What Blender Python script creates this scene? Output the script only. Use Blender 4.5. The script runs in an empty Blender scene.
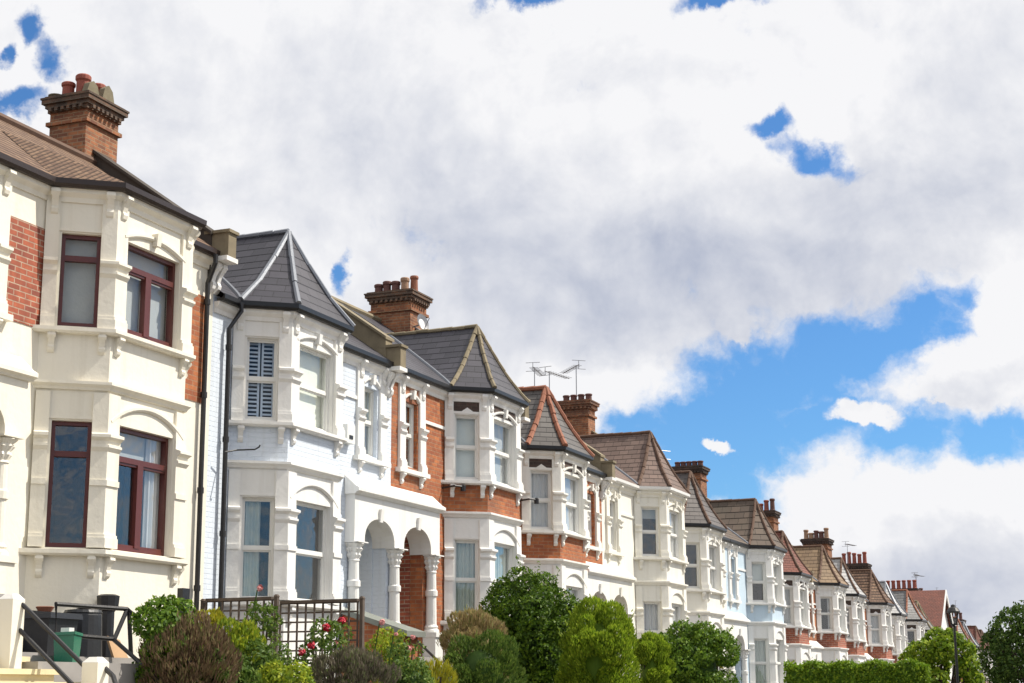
import bpy, math, random
import numpy as np
from mathutils import Vector, Matrix
random.seed(7); rng = np.random.default_rng(7)
R = math.radians
scn = bpy.context.scene
COL = scn.collection

# ------------------------------------------------------------------ camera model
F_PX, CX, CY = 1632.0, 512.0, 341.5
YAW, PITCH, ROLL = R(22.195), R(12.174), R(0.3)
ca, sa, cp, sp = math.cos(YAW), math.sin(YAW), math.cos(PITCH), math.sin(PITCH)
RIGHT = Vector((sa, -ca, 0)); FWD = Vector((ca*cp, sa*cp, sp)); UP = Vector((-ca*sp, -sa*sp, cp))
RIMG = RIGHT*math.cos(ROLL) - UP*math.sin(ROLL); UIMG = RIGHT*math.sin(ROLL) + UP*math.cos(ROLL)
def ray(x, y):
    return FWD*F_PX + RIMG*(x-CX) - UIMG*(y-CY)
def at(x, y, Y):
    r = ray(x, y); return r*(Y/r.y)
cam_d = bpy.data.cameras.new('camera'); cam = bpy.data.objects.new('camera', cam_d); COL.objects.link(cam)
cam.matrix_world = Matrix(((RIMG.x, UIMG.x, -FWD.x, 0), (RIMG.y, UIMG.y, -FWD.y, 0), (RIMG.z, UIMG.z, -FWD.z, 0), (0, 0, 0, 1)))
cam_d.sensor_width = 36; cam_d.lens = F_PX/1024*36; cam_d.clip_end = 6000; cam_d.clip_start = .1
scn.camera = cam

# ------------------------------------------------------------------ object helpers
WLOC = {}
def tag(o, label=None, cat=None, group=None, kind=None):
    if label: o['label'] = label
    if cat: o['category'] = cat
    if group: o['group'] = group
    if kind: o['kind'] = kind
    return o
def empty(name, loc, label, cat, group=None):
    o = bpy.data.objects.new(name, None); COL.objects.link(o); o.location = loc
    o.empty_display_size = .3
    WLOC[o.name] = Vector(loc)
    return tag(o, label, cat, group)

class MB:
    """collects faces in world space, links them as one mesh object"""
    def __init__(s): s.v = []; s.f = []; s.uv = []; s.sm = []
    def face(s, pts, uv=None, smooth=False):
        i = len(s.v); s.v.extend([tuple(p) for p in pts]); s.f.append(tuple(range(i, i+len(pts))))
        s.uv.append(uv); s.sm.append(smooth)
    def hexa(s, b, t):
        """b, t: four bottom and four top points, same order (ccw from above)"""
        s.face([b[3], b[2], b[1], b[0]]); s.face(t)
        for i in range(4):
            j = (i+1) % 4; s.face([b[i], b[j], t[j], t[i]])
    def box(s, x0, x1, y0, y1, z0, z1):
        s.hexa([(x0, y0, z0), (x1, y0, z0), (x1, y1, z0), (x0, y1, z0)], [(x0, y0, z1), (x1, y0, z1), (x1, y1, z1), (x0, y1, z1)])
    def fbox(s, F, a0, a1, d0, d1, z0, z1):
        P = F.p
        s.hexa([P(a0, d1, z0), P(a1, d1, z0), P(a1, d0, z0), P(a0, d0, z0)], [P(a0, d1, z1), P(a1, d1, z1), P(a1, d0, z1), P(a0, d0, z1)])
    def loft(s, loops, closed=True, caps=True, smooth=False):
        """loops: list of equally long point lists"""
        n = len(loops[0])
        for a, b in zip(loops, loops[1:]):
            for i in range(n if closed else n-1):
                j = (i+1) % n; s.face([a[i], a[j], b[j], b[i]], smooth=smooth)
        if caps:
            s.face(list(reversed(loops[0]))); s.face(loops[-1])
    def caps(s, pts, r, step=.22, n=7):
        pts = [Vector(p) for p in pts]; L_ = [0.]
        for a, b in zip(pts, pts[1:]): L_.append(L_[-1]+(b-a).length)
        def P(d):
            for i in range(len(pts)-1):
                if d <= L_[i+1] or i == len(pts)-2: return pts[i].lerp(pts[i+1], (d-L_[i])/max(1e-6, L_[i+1]-L_[i]))
        m = max(3, int(L_[-1]/step)); q = []; rr = []
        for i in range(m):
            j = Vector((random.gauss(0, .004), random.gauss(0, .004), random.gauss(0, .004))); a, b = L_[-1]*i/m, L_[-1]*(i+1)/m
            q += [P(a+.001)+j, P(b-.02*step)+j]; rr += [r*1.1, r*.93]
        s.tube(q, rr, n)
    def lathe(s, c, prof, n=14, smooth=True):
        """c: xy base, prof: (r, z)"""
        loops = [[(c[0]+r*math.cos(2*math.pi*i/n), c[1]+r*math.sin(2*math.pi*i/n), z) for i in range(n)] for r, z in prof]
        s.loft(loops, smooth=smooth)
    def tube(s, pts, r, n=8, smooth=True):
        pts = [Vector(p) for p in pts]; loops = []
        rr = r if isinstance(r, (list, tuple)) else [r]*len(pts)
        for i, p in enumerate(pts):
            d = (pts[min(i+1, len(pts)-1)] - pts[max(i-1, 0)]).normalized()
            a = d.cross(Vector((0, 0, 1)));
            if a.length < .05: a = d.cross(Vector((0, 1, 0)))
            a.normalize(); b = d.cross(a)
            loops.append([p + (a*math.cos(2*math.pi*k/n) + b*math.sin(2*math.pi*k/n))*rr[i] for k in range(n)])
        s.loft(loops, smooth=smooth)
    def sweep(s, path, prof, caps=True):
        """path: plan points (x, y), outward = right hand of travel; prof: closed list of (offset outwards, z)"""
        n = len(path); offs = []
        for i in range(n):
            ds = []
            if i > 0: ds.append((Vector(path[i])-Vector(path[i-1])).normalized())
            if i < n-1: ds.append((Vector(path[i+1])-Vector(path[i])).normalized())
            ns = [Vector((d.y, -d.x)) for d in ds]
            m = sum(ns, Vector((0, 0))).normalized(); k = 1/max(.4, m.dot(ns[0]))
            offs.append(m*k)
        loops = [[(path[i][0]+offs[i].x*d, path[i][1]+offs[i].y*d, z) for d, z in prof] for i in range(n)]
        s.loft(loops, caps=caps)
    def build(s, name, mat, parent=None, label=None):
        V = np.array(s.v, dtype=float)
        lo, hi = V.min(0), V.max(0); loc = Vector(((lo[0]+hi[0])/2, (lo[1]+hi[1])/2, lo[2]))
        me = bpy.data.meshes.new(name)
        me.from_pydata((V-np.array(loc)).tolist(), [], s.f); me.materials.append(mat)
        uvl = me.uv_layers.new(name='UVMap').data
        k = 0; zup = Vector((0, 0, 1))
        for f, uv in zip(s.f, s.uv):
            if uv is None:
                P = [Vector(s.v[i]) for i in f]
                nrm = Vector((0, 0, 0))
                for i in range(len(P)):
                    a, b = P[i], P[(i+1) % len(P)]
                    nrm += Vector(((a.y-b.y)*(a.z+b.z), (a.z-b.z)*(a.x+b.x), (a.x-b.x)*(a.y+b.y)))
                if nrm.length < 1e-12: nrm = Vector((0, 0, 1))
                nrm.normalize()
                if abs(nrm.z) > .97: uv = [(p.x, p.y) for p in P]
                else:
                    t = zup.cross(nrm).normalized(); b = nrm.cross(t); uv = [(p.dot(t), p.dot(b)) for p in P]
            for q in uv:
                uvl[k].uv = q; k += 1
        me.polygons.foreach_set('use_smooth', s.sm)
        o = bpy.data.objects.new(name, me); COL.objects.link(o)
        pl = Vector((0, 0, 0))
        if parent: o.parent = parent; pl = WLOC[parent.name]
        o.location = loc - pl; WLOC[o.name] = loc
        if label: o['label'] = label
        return o

class Frame:
    """wall-face frame from plan point A to B (A left, B right seen from the street), outward towards the street"""
    def __init__(s, A, B):
        s.A = Vector(A); d = Vector(B)-s.A; s.L = d.length; s.t = d/s.L; s.n = Vector((s.t.y, -s.t.x))
    def p(s, a, d, z):
        q = s.A + s.t*a + s.n*d; return (q.x, q.y, z)

# ------------------------------------------------------------------ materials
def nodes(name):
    m = bpy.data.materials.new(name); m.use_nodes = True; nt = m.node_tree
    return m, nt, nt.nodes['Principled BSDF']
def N(nt, typ, **kw):
    n = nt.nodes.new(typ)
    for k, v in kw.items():
        if k in n.inputs: n.inputs[k].default_value = v
        else: setattr(n, k, v)
    return n
def noise(nt, vec, scale, detail=4, rough=.55, dist=0.):
    n = N(nt, 'ShaderNodeTexNoise'); n.inputs['Scale'].default_value = scale; n.inputs['Detail'].default_value = detail
    n.inputs['Roughness'].default_value = rough; n.inputs['Distortion'].default_value = dist
    nt.links.new(vec, n.inputs['Vector']); return n.outputs['Fac']
def mathn(nt, op, a, b=None, c=None, clamp=False):
    n = nt.nodes.new('ShaderNodeMath'); n.operation = op; n.use_clamp = clamp
    for i, x in enumerate((a, b, c)):
        if x is None: continue
        if isinstance(x, (int, float)): n.inputs[i].default_value = x
        else: nt.links.new(x, n.inputs[i])
    return n.outputs[0]
def maprange(nt, v, a, b, c, d, smooth=False):
    n = nt.nodes.new('ShaderNodeMapRange'); n.interpolation_type = 'SMOOTHSTEP' if smooth else 'LINEAR'
    nt.links.new(v, n.inputs[0])
    for i, x in enumerate((a, b, c, d)): n.inputs[i+1].default_value = x
    return n.outputs[0]
def mix(nt, fac, a, b, mode='MIX'):
    n = nt.nodes.new('ShaderNodeMix'); n.data_type = 'RGBA'; n.blend_type = mode
    for i, x in ((0, fac), (6, a), (7, b)):
        if isinstance(x, (int, float)): n.inputs[i].default_value = x
        elif isinstance(x, (tuple, list)): n.inputs[i].default_value = (*x[:3], 1)
        else: nt.links.new(x, n.inputs[i])
    return n.outputs[2]
def geo_pos(nt): return nt.nodes.new('ShaderNodeNewGeometry').outputs['Position']
def uvout(nt): return nt.nodes.new('ShaderNodeTexCoord').outputs['UV']
def scaled(nt, vec, s):
    m = nt.nodes.new('ShaderNodeMapping'); m.inputs['Scale'].default_value = s; nt.links.new(vec, m.inputs[0]); return m.outputs[0]
def bump(nt, bsdf, h, dist, strength=1.):
    b = nt.nodes.new('ShaderNodeBump'); b.inputs['Distance'].default_value = dist; b.inputs['Strength'].default_value = strength
    nt.links.new(h, b.inputs['Height']); nt.links.new(b.outputs[0], bsdf.inputs['Normal'])
def c3(h):
    """sRGB 0-255 triple -> linear"""
    return tuple(((c/255+.055)/1.055)**2.4 if c > 10 else c/255/12.92 for c in h)

def paint(name, col, rough=.55, grime=.32, brickish=False):
    m, nt, b = nodes(name); P = geo_pos(nt); L = nt.links
    n1 = noise(nt, P, 1.3, 5); n2 = noise(nt, scaled(nt, P, (7, 7, .45)), 1.0, 5); n3 = noise(nt, P, 14, 3)
    g = maprange(nt, n2, .5, .75, 0, 1); g = mathn(nt, 'MULTIPLY', g, grime)
    c = mix(nt, g, col, tuple(x*y for x, y in zip(col, (.62, .58, .5))))
    c = mix(nt, maprange(nt, n1, .35, .7, 0, .35), c, tuple(x*y for x, y in zip(col, (.93, .91, .87))))
    L.new(c, b.inputs['Base Color']); b.inputs['Roughness'].default_value = rough
    if brickish:
        h = brick_fac(nt); h = mathn(nt, 'ADD', mathn(nt, 'MULTIPLY', h, -1.), mathn(nt, 'MULTIPLY', n3, .5)); bump(nt, b, h, .012, .8)
    else: bump(nt, b, n3, .008, .5)
    return m
def brick_fac(nt):
    bt = nt.nodes.new('ShaderNodeTexBrick'); nt.links.new(uvout(nt), bt.inputs['Vector'])
    for k, v in (('Scale', 1.), ('Brick Width', .215), ('Row Height', .072), ('Mortar Size', .009), ('Mortar Smooth', .2)): bt.inputs[k].default_value = v
    return bt.outputs['Fac']
def brick(name, c1, c2, mortar, stain=(.12, .07, .05), stain_amt=.5, bw=.215, rh=.072):
    m, nt, b = nodes(name); L = nt.links; uv = uvout(nt); P = geo_pos(nt)
    bt = nt.nodes.new('ShaderNodeTexBrick'); L.new(uv, bt.inputs['Vector'])
    for k, v in (('Scale', 1.), ('Brick Width', bw), ('Row Height', rh), ('Mortar Size', .008), ('Mortar Smooth', .1), ('Bias', .0)): bt.inputs[k].default_value = v
    bt.inputs['Color1'].default_value = (*c1, 1); bt.inputs['Color2'].default_value = (*c2, 1); bt.inputs['Mortar'].default_value = (*mortar, 1)
    n1 = noise(nt, P, .9, 6, .6); n2 = noise(nt, P, 9, 4)
    c = mix(nt, maprange(nt, n2, .35, .7, 0, .55), bt.outputs['Color'], tuple(x*.62 for x in c2))
    c = mix(nt, maprange(nt, n1, .52, .72, 0, stain_amt), c, stain)
    L.new(c, b.inputs['Base Color']); b.inputs['Roughness'].default_value = .85
    h = mathn(nt, 'ADD', mathn(nt, 'MULTIPLY', bt.outputs['Fac'], -1.), mathn(nt, 'MULTIPLY', n2, .4)); bump(nt, b, h, .012, .8)
    return m
def tiles(name, c1, c2, w=.2, h=.11, rough=.75, gap=.35, lichen=None, stain=.55, tilt=.02, lapw=.13):
    """slates or tiles laid in courses, each course lapping the one below"""
    m, nt, b = nodes(name); L = nt.links; uv = uvout(nt); P = geo_pos(nt)
    bt = nt.nodes.new('ShaderNodeTexBrick'); L.new(uv, bt.inputs['Vector'])
    for k, v in (('Scale', 1.), ('Brick Width', w), ('Row Height', h), ('Mortar Size', .006), ('Mortar Smooth', .1), ('Bias', -.1)): bt.inputs[k].default_value = v
    bt.inputs['Color1'].default_value = (*c1, 1); bt.inputs['Color2'].default_value = (*c2, 1)
    bt.inputs['Mortar'].default_value = (*[x*gap for x in c1], 1)
    sx = nt.nodes.new('ShaderNodeSeparateXYZ'); L.new(uv, sx.inputs[0])
    fr = mathn(nt, 'FRACT', mathn(nt, 'DIVIDE', sx.outputs[1], h))
    n1 = noise(nt, P, 1.1, 6, .6); n2 = noise(nt, P, 11, 4)
    c = mix(nt, maprange(nt, n1, .45, .72, 0, stain), bt.outputs['Color'], lichen or tuple(x*.55 for x in c1))
    c = mix(nt, maprange(nt, n2, .4, .75, 0, .4), c, tuple(x*.7 for x in c2))
    lap = maprange(nt, fr, .0, lapw, 0, 1)
    c = mix(nt, lap, tuple(x*gap for x in c1), c)
    L.new(c, b.inputs['Base Color']); b.inputs['Roughness'].default_value = rough
    hh = mathn(nt, 'SUBTRACT', mathn(nt, 'MULTIPLY', lap, 1.), mathn(nt, 'MULTIPLY', fr, .9))
    hh = mathn(nt, 'SUBTRACT', hh, mathn(nt, 'MULTIPLY', bt.outputs['Fac'], .5)); bump(nt, b, hh, tilt, .9)
    return m
def plain(name, col, rough=.5, metal=0., var=.25, scale=6., bmp=.004):
    m, nt, b = nodes(name); P = geo_pos(nt); n1 = noise(nt, P, scale, 5)
    nt.links.new(mix(nt, maprange(nt, n1, .35, .7, 0, var), col, tuple(x*.55 for x in col)), b.inputs['Base Color'])
    b.inputs['Roughness'].default_value = rough; b.inputs['Metallic'].default_value = metal
    bump(nt, b, noise(nt, P, scale*5, 3), bmp, .6); return m
def leafmat(name, cols, trans=.35, rough=.45):
    m, nt, b = nodes(name); L = nt.links
    a = nt.nodes.new('ShaderNodeAttribute'); a.attribute_name = 'rnd'
    cr = nt.nodes.new('ShaderNodeValToRGB'); L.new(a.outputs['Fac'], cr.inputs[0])
    els = cr.color_ramp.elements
    for i, c in enumerate(cols):
        e = els[i] if i < 2 else els.new(0.); e.position = i/(len(cols)-1)
    for i, c in enumerate(cols):
        els[i].position = i/(len(cols)-1); els[i].color = (*c, 1)
    P = geo_pos(nt); n = noise(nt, P, 3.2, 3)
    col = mix(nt, maprange(nt, n, .38, .66, 0, .5), cr.outputs[0], tuple(x*.62 for x in cols[0]))
    L.new(col, b.inputs['Base Color']); b.inputs['Roughness'].default_value = rough; b.inputs['Specular IOR Level'].default_value = .22
    tr = nt.nodes.new('ShaderNodeBsdfTranslucent'); L.new(mix(nt, .0, col, col), tr.inputs[0])
    mx = nt.nodes.new('ShaderNodeMixShader'); mx.inputs[0].default_value = trans
    L.new(b.outputs[0], mx.inputs[1]); L.new(tr.outputs[0], mx.inputs[2]); L.new(mx.outputs[0], nt.nodes['Material Output'].inputs[0])
    return m
def glassmat(name, refl=.16, tint=(.975, .985, .985)):
    m, nt, b = nodes(name); L = nt.links; nt.nodes.remove(b)
    t = nt.nodes.new('ShaderNodeBsdfTransparent'); t.inputs[0].default_value = (*tint, 1)
    g = nt.nodes.new('ShaderNodeBsdfGlossy'); g.inputs['Roughness'].default_value = .01; g.inputs[0].default_value = (1, 1, 1, 1)
    # old glass is never quite flat
    P = geo_pos(nt); bp = nt.nodes.new('ShaderNodeBump'); bp.inputs['Distance'].default_value = .02; bp.inputs['Strength'].default_value = .25
    L.new(noise(nt, P, 2.2, 2), bp.inputs['Height']); L.new(bp.outputs[0], g.inputs['Normal'])
    lw = nt.nodes.new('ShaderNodeLayerWeight'); lw.inputs[0].default_value = .5
    f = mathn(nt, 'ADD', mathn(nt, 'POWER', lw.outputs['Facing'], 5.), refl, clamp=True)
    mx = nt.nodes.new('ShaderNodeMixShader'); L.new(f, mx.inputs[0]); L.new(t.outputs[0], mx.inputs[1]); L.new(g.outputs[0], mx.inputs[2])
    L.new(mx.outputs[0], nt.nodes['Material Output'].inputs[0]); return m

M = dict(
    cream=paint('cream_masonry_paint', (.82, .778, .67)), white=paint('white_masonry_paint', (.80, .79, .76)),
    offwhite=paint('off_white_masonry_paint', (.81, .79, .73)), paleblue=paint('pale_blue_painted_brick', (.68, .745, .83), brickish=True),
    skyblue=paint('sky_blue_paint', (.53, .65, .75)), ivory=paint('ivory_paint', (.82, .795, .71)),
    red_brick=brick('red_brick', (.47, .125, .06), (.26, .07, .045), (.50, .36, .26), stain_amt=.4),
    orange_brick=brick('orange_brick', (.52, .175, .058), (.31, .088, .036), (.38, .21, .12), stain_amt=.5),
    brown_brick=brick('brown_stock_brick', (.42, .16, .065), (.17, .065, .035), (.34, .22, .13), stain=(.05, .035, .03), stain_amt=.85, bw=.185, rh=.06),
    sooty=brick('sooty_chimney_brick', (.20, .10, .055), (.085, .055, .04), (.14, .11, .08), stain=(.03, .025, .02), stain_amt=.85, bw=.185, rh=.06),
    dark_brick=brick('sooty_brick', (.10, .06, .045), (.05, .035, .03), (.09, .07, .055), stain=(.02, .018, .016), stain_amt=.8),
    slate=tiles('grey_slate', (.030, .028, .038), (.054, .05, .064), .30, .19, .5, .45, stain=.2, tilt=.012),
    darkslate=tiles('dark_slate', (.075, .066, .06), (.115, .104, .095), .28, .17, .5, .4, stain=.3),
    greyslate=tiles('weathered_grey_slate', (.15, .15, .15), (.19, .185, .18), .28, .17, .6, .5, lichen=(.09, .09, .085)),
    brownslate=tiles('grey_brown_slate', (.078, .067, .064), (.115, .098, .09), .28, .17, .6, .5),
    paleslate=tiles('pale_slate', (.34, .335, .33), (.41, .40, .39), .28, .17, .6, .6, lichen=(.25, .25, .24)),
    browntile=tiles('brown_clay_tile', (.15, .082, .05), (.27, .165, .10), .13, .17, .85, .12, lichen=(.10, .06, .045), tilt=.03, lapw=.6),
    pinktile=tiles('weathered_pink_tile', (.125, .083, .068), (.20, .135, .11), .24, .17, .8, .4, lichen=(.15, .11, .09)),
    concretetile=tiles('brown_concrete_tile', (.085, .062, .047), (.13, .093, .068), .3, .27, .8, .22, lichen=(.1, .085, .06), tilt=.05),
    redtile=tiles('red_clay_tile', (.20, .068, .045), (.145, .055, .04), .17, .12, .8, .4),
    tantile=tiles('tan_clay_tile', (.26, .175, .10), (.19, .125, .075), .24, .19, .8, .4, lichen=(.19, .14, .09), tilt=.03),
    lead=plain('lead_flashing', (.22, .235, .265), .45, .3), stone=plain('weathered_stone', (.25, .205, .13), .85, var=.7, scale=4),
    darkstone=plain('sooty_render', (.062, .05, .04), .9, var=.6, scale=3), terracotta=plain('terracotta', (.30, .115, .065), .8, var=.5),
    pot_red=plain('red_chimney_clay', (.30, .08, .052), .75, var=.5), pot_dark=plain('dark_chimney_clay', (.13, .055, .045), .75, var=.5),
    pot_buff=plain('buff_chimney_clay', (.36, .22, .14), .8, var=.5), cement=plain('cement', (.21, .18, .115), .9, var=.6, scale=8),
    brownhip=plain('brown_ridge_tile', (.13, .075, .05), .85, var=.5),
    gutter=plain('black_cast_iron', (.012, .012, .014), .35, var=.2), browngutter=plain('dark_brown_gutter', (.035, .022, .018), .4, var=.2),
    oxblood=plain('dark_red_window_paint', (.105, .023, .018), .35, var=.25), sash=plain('white_window_paint', (.80, .79, .75), .4, var=.12, bmp=.001),
    room=plain('dark_room', (.028, .026, .025), .9), roomwarm=plain('dim_brown_room', (.07, .035, .028), .9),  # near-black and dim brown stand in for the shade of unlit rooms
    curtain=plain('grey_green_curtain', (.50, .55, .51), .9, var=.2), netcurtain=plain('net_curtain', (.60, .60, .60), .9, var=.12),
    blind=plain('pale_blind', (.66, .70, .68), .8, var=.06), greyblind=plain('grey_blind', (.40, .42, .42), .8, var=.08),
    greenblind=plain('cream_blind', (.80, .82, .72), .8, var=.05), shutter=plain('sky_tinted_shutter', (.50, .58, .70), .5, var=.05, bmp=.001),  # shutter's blue-grey has the sky's reflection mixed into its colour
    glass=glassmat('window_glass', .06), glass_blind=glassmat('clear_window_glass', .02),
    door=plain('black_door_paint', (.02, .02, .022), .3), wire=plain('aluminium_aerial', (.30, .30, .31), .4, .6), blackpipe=plain('black_pipe', (.014, .014, .016), .4),
    gardenwood=plain('weathered_timber', (.105, .078, .06), .9, var=.5, scale=9), slab=plain('grey_concrete', (.33, .31, .29), .9, var=.4, scale=3),
    binblack=plain('black_plastic', (.011, .012, .015), .45), bingreen=plain('green_plastic', (.008, .15, .085), .4, var=.15), cardboard=plain('cardboard', (.42, .27, .15), .9),
    rail=plain('black_iron_rail', (.018, .017, .018), .45), copper=plain('green_grey_coping', (.20, .215, .19), .7, var=.4), alarm=plain('white_alarm_plastic', (.78, .78, .74), .4, var=.05),
    stepcream=plain('cream_step_paint', (.70, .60, .38), .7, var=.35, scale=4),
)

# ------------------------------------------------------------------ ground profile
def g(X):
    """height of the road along the street"""
    return -1.6 - .05*min(max(X, -60), 60)

# ------------------------------------------------------------------ terrace houses
YF, YM, YP = 12.0, 12.66, 12.48            # bay front, main wall and porch planes
SLOPE = .7; YRID = 15.6                      # main roof slope and ridge
EAVE = 1.85
def zmain(y): return EAVE + SLOPE*(y-12.5)

def panel(mb, F, a0, a1, z0, z1, op=None, th=.2):
    """a stretch of wall face with one opening"""
    if not op: mb.fbox(F, a0, a1, -th, 0, z0, z1); return
    o0, o1, b0, b1 = op
    mb.fbox(F, a0, o0, -th, 0, z0, z1); mb.fbox(F, o1, a1, -th, 0, z0, z1)
    if b0 > z0+.001: mb.fbox(F, o0, o1, -th, 0, z0, b0)
    if b1 < z1-.001: mb.fbox(F, o0, o1, -th, 0, b1, z1)

def prism_a(mb, F, a0, a1, prof):
    """prof: (d, z) outline extruded along the face"""
    mb.loft([[F.p(a0, d, z) for d, z in prof], [F.p(a1, d, z) for d, z in prof]])

def wavy(mb, F, a0, a1, d, z0, z1, pitch=.09, amp=.022):
    n = max(8, int((a1-a0)/pitch*6)); ph = random.random()*6
    top = []; bot = []
    for i in range(n+1):
        a = a0+(a1-a0)*i/n; dd = d+amp*math.sin(a/pitch*6.283+ph)+.4*amp*math.sin(a/pitch*2.3+ph)
        top.append(F.p(a, dd, z1)); bot.append(F.p(a, dd, z0))
    for i in range(n): mb.face([bot[i], bot[i+1], top[i+1], top[i]], smooth=True)

def window(house, F, a0, a1, z0, z1, style='sash', inner='net', fm=None, near=True):
    fm = fm or M['sash']; fr = MB(); w = .05 if style != 'sash' else .028
    dO, dI = -.07, -.15
    fr.fbox(F, a0, a0+w, dI, dO, z0, z1); fr.fbox(F, a1-w, a1, dI, dO, z0, z1)
    fr.fbox(F, a0+w, a1-w, dI, dO, z0, z0+w*1.2); fr.fbox(F, a0+w, a1-w, dI, dO, z1-w, z1)
    zmid = z0+(z1-z0)*.5; panes = []
    b = .024
    if style == 'sash':
        fr.fbox(F, a0+w, a1-w, -.135, -.085, zmid-.022, zmid+.022)
        for (q0, q1, dd) in ((z0+w*1.2, zmid-.022, -.125), (zmid+.022, z1-w, -.105)):
            fr.fbox(F, a0+w, a0+w+b, dd-.02, dd+.015, q0, q1); fr.fbox(F, a1-w-b, a1-w, dd-.02, dd+.015, q0, q1)
            fr.fbox(F, a0+w+b, a1-w-b, dd-.02, dd+.015, q0, q0+b); fr.fbox(F, a0+w+b, a1-w-b, dd-.02, dd+.015, q1-b, q1)
            panes.append((a0+w+b, a1-w-b, q0+b, q1-b, dd))
    else:
        zt = z0+(z1-z0)*.74
        fr.fbox(F, a0+w, a1-w, -.14, -.06, zt-.035, zt+.035)
        panes.append((a0+w, a1-w, zt+.035, z1-w, -.11))
        if style == 'casement_double':
            am = (a0+a1)/2
            fr.fbox(F, am-.06, am+.06, -.14, -.06, z0+w*1.2, zt-.035)
            panes += [(a0+w, am-.06, z0+w*1.2, zt-.035, -.11), (am+.06, a1-w, z0+w*1.2, zt-.035, -.11)]
            for q0, q1 in ((a0+w, am-.06), (am+.06, a1-w)):
                fr.fbox(F, q0, q1, -.125, -.075, z0+w*1.2, z0+w*1.2+.03); fr.fbox(F, q0, q1, -.125, -.075, zt-.065, zt-.036)
        else: panes.append((a0+w, a1-w, z0+w*1.2, zt-.035, -.11))
    win = fr.build('window', fm, house)
    gl = MB()
    for q0, q1, r0, r1, d in panes: gl.fbox(F, q0-.004, q1+.004, d-.004, d, r0-.004, r1+.004)
    kinds = inner if isinstance(inner, (list, tuple)) else [inner]
    gl.build('pane', M['glass_blind'] if any(k in ('blind', 'greenblind', 'greyblind', 'net', 'shutter') for k in kinds) else M['glass'], win)
    rm = MB(); D = -.75  # shallow backing box behind the pane, room darkness put into its colour
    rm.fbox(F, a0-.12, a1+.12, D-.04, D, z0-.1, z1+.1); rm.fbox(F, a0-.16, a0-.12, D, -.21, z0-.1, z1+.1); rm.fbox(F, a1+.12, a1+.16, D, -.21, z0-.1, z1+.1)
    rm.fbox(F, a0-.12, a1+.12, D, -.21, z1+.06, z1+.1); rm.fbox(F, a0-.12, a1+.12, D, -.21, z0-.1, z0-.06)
    rm.build('dark_room_backing', M['roomwarm' if 'warm' in kinds else 'room'], win)
    W = a1-a0; H = z1-z0
    for k in kinds:
        mb = MB()
        if k == 'net': wavy(mb, F, a0-.02, a1+.02, -.175, z0, z1, .11, .015); mb.build('curtain', M['netcurtain'], win)
        elif k == 'curtain': wavy(mb, F, a0-.02, a1+.02, -.175, z0, z1); mb.build('curtain', M['curtain'], win)
        elif k == 'curtain_left': wavy(mb, F, a0-.05, a0+W*.62, -.175, z0-.05, z1+.05); mb.build('curtain', M['curtain'], win)
        elif k == 'curtain_right': wavy(mb, F, a0+W*.72, a1+.05, -.175, z0-.05, z1+.05); mb.build('curtain', M['netcurtain'], win)
        elif k == 'drapes':
            wavy(mb, F, a0-.05, a0+W*.24, -.175, z0-.05, z1+.05); mb.build('curtain', M['netcurtain'], win)
            mb = MB(); wavy(mb, F, a1-W*.24, a1+.05, -.175, z0-.05, z1+.05); mb.build('curtain', M['netcurtain'], win)
        elif k in ('blind', 'greenblind', 'greyblind'): mb.fbox(F, a0-.02, a1+.02, -.206, -.2, z0-.02, z1+.02); mb.build('blind', M[k], win)
        elif k == 'half_blind': mb.fbox(F, a0-.02, a1+.02, -.206, -.2, z0+H*.5, z1+.02); mb.build('blind', M['blind'], win)
        elif k == 'top_blind': mb.fbox(F, a0-.02, a1+.02, -.206, -.2, z0+H*.78, z1+.02); mb.build('blind', M['greyblind'], win)
        elif k in ('shutter', 'shutter_low'):
            am = (a0+a1)/2
            zt = z1 if k == 'shutter' else zmid
            for q0, q1 in ((a0+.03, am-.012), (am+.012, a1-.03)):
                mb.fbox(F, q0, q0+.03, -.215, -.185, z0, zt); mb.fbox(F, q1-.03, q1, -.215, -.185, z0, zt)
                nz = int((zt-z0)/.062)
                for i in range(nz):
                    zz = z0+.03+i*.062
                    mb.hexa([F.p(q0+.03, -.19, zz), F.p(q1-.03, -.19, zz), F.p(q1-.03, -.2, zz), F.p(q0+.03, -.2, zz)],
                            [F.p(q0+.03, -.2, zz+.03), F.p(q1-.03, -.2, zz+.03), F.p(q1-.03, -.212, zz+.03), F.p(q0+.03, -.212, zz+.03)])
            mb.build('shutter', M['shutter'], win)
    return win

def pilaster(house, path, L, z0, z1, zc, mat, upper=True):
    mb = MB(); pt = lambda d, a, b: mb.sweep(path, [(-.02, L+a), (d, L+a), (d, L+b), (-.02, L+b)])
    pt(.085, z0, z0+.12); pt(.07, z0+.12, z0+.16); pt(.05, z0+.16, zc-.17)
    if not upper:
        zm = z0+(zc-z0)*.56; mb.sweep(path, [(.0508, L+zm), (.07, L+zm), (.07, L+zm+.07), (.0508, L+zm+.07)])
    mb.sweep(path, [(-.02, L+zc-.17), (.05, L+zc-.17), (.085, L+zc-.12), (.085, L+zc-.09), (.06, L+zc-.085), (.065, L+zc-.04), (.115, L+zc), (.115, L+zc+.035), (.04, L+zc+.06), (.035, L+z1), (-.02, L+z1)])
    return mb.build('pilaster', mat, house)

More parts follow.
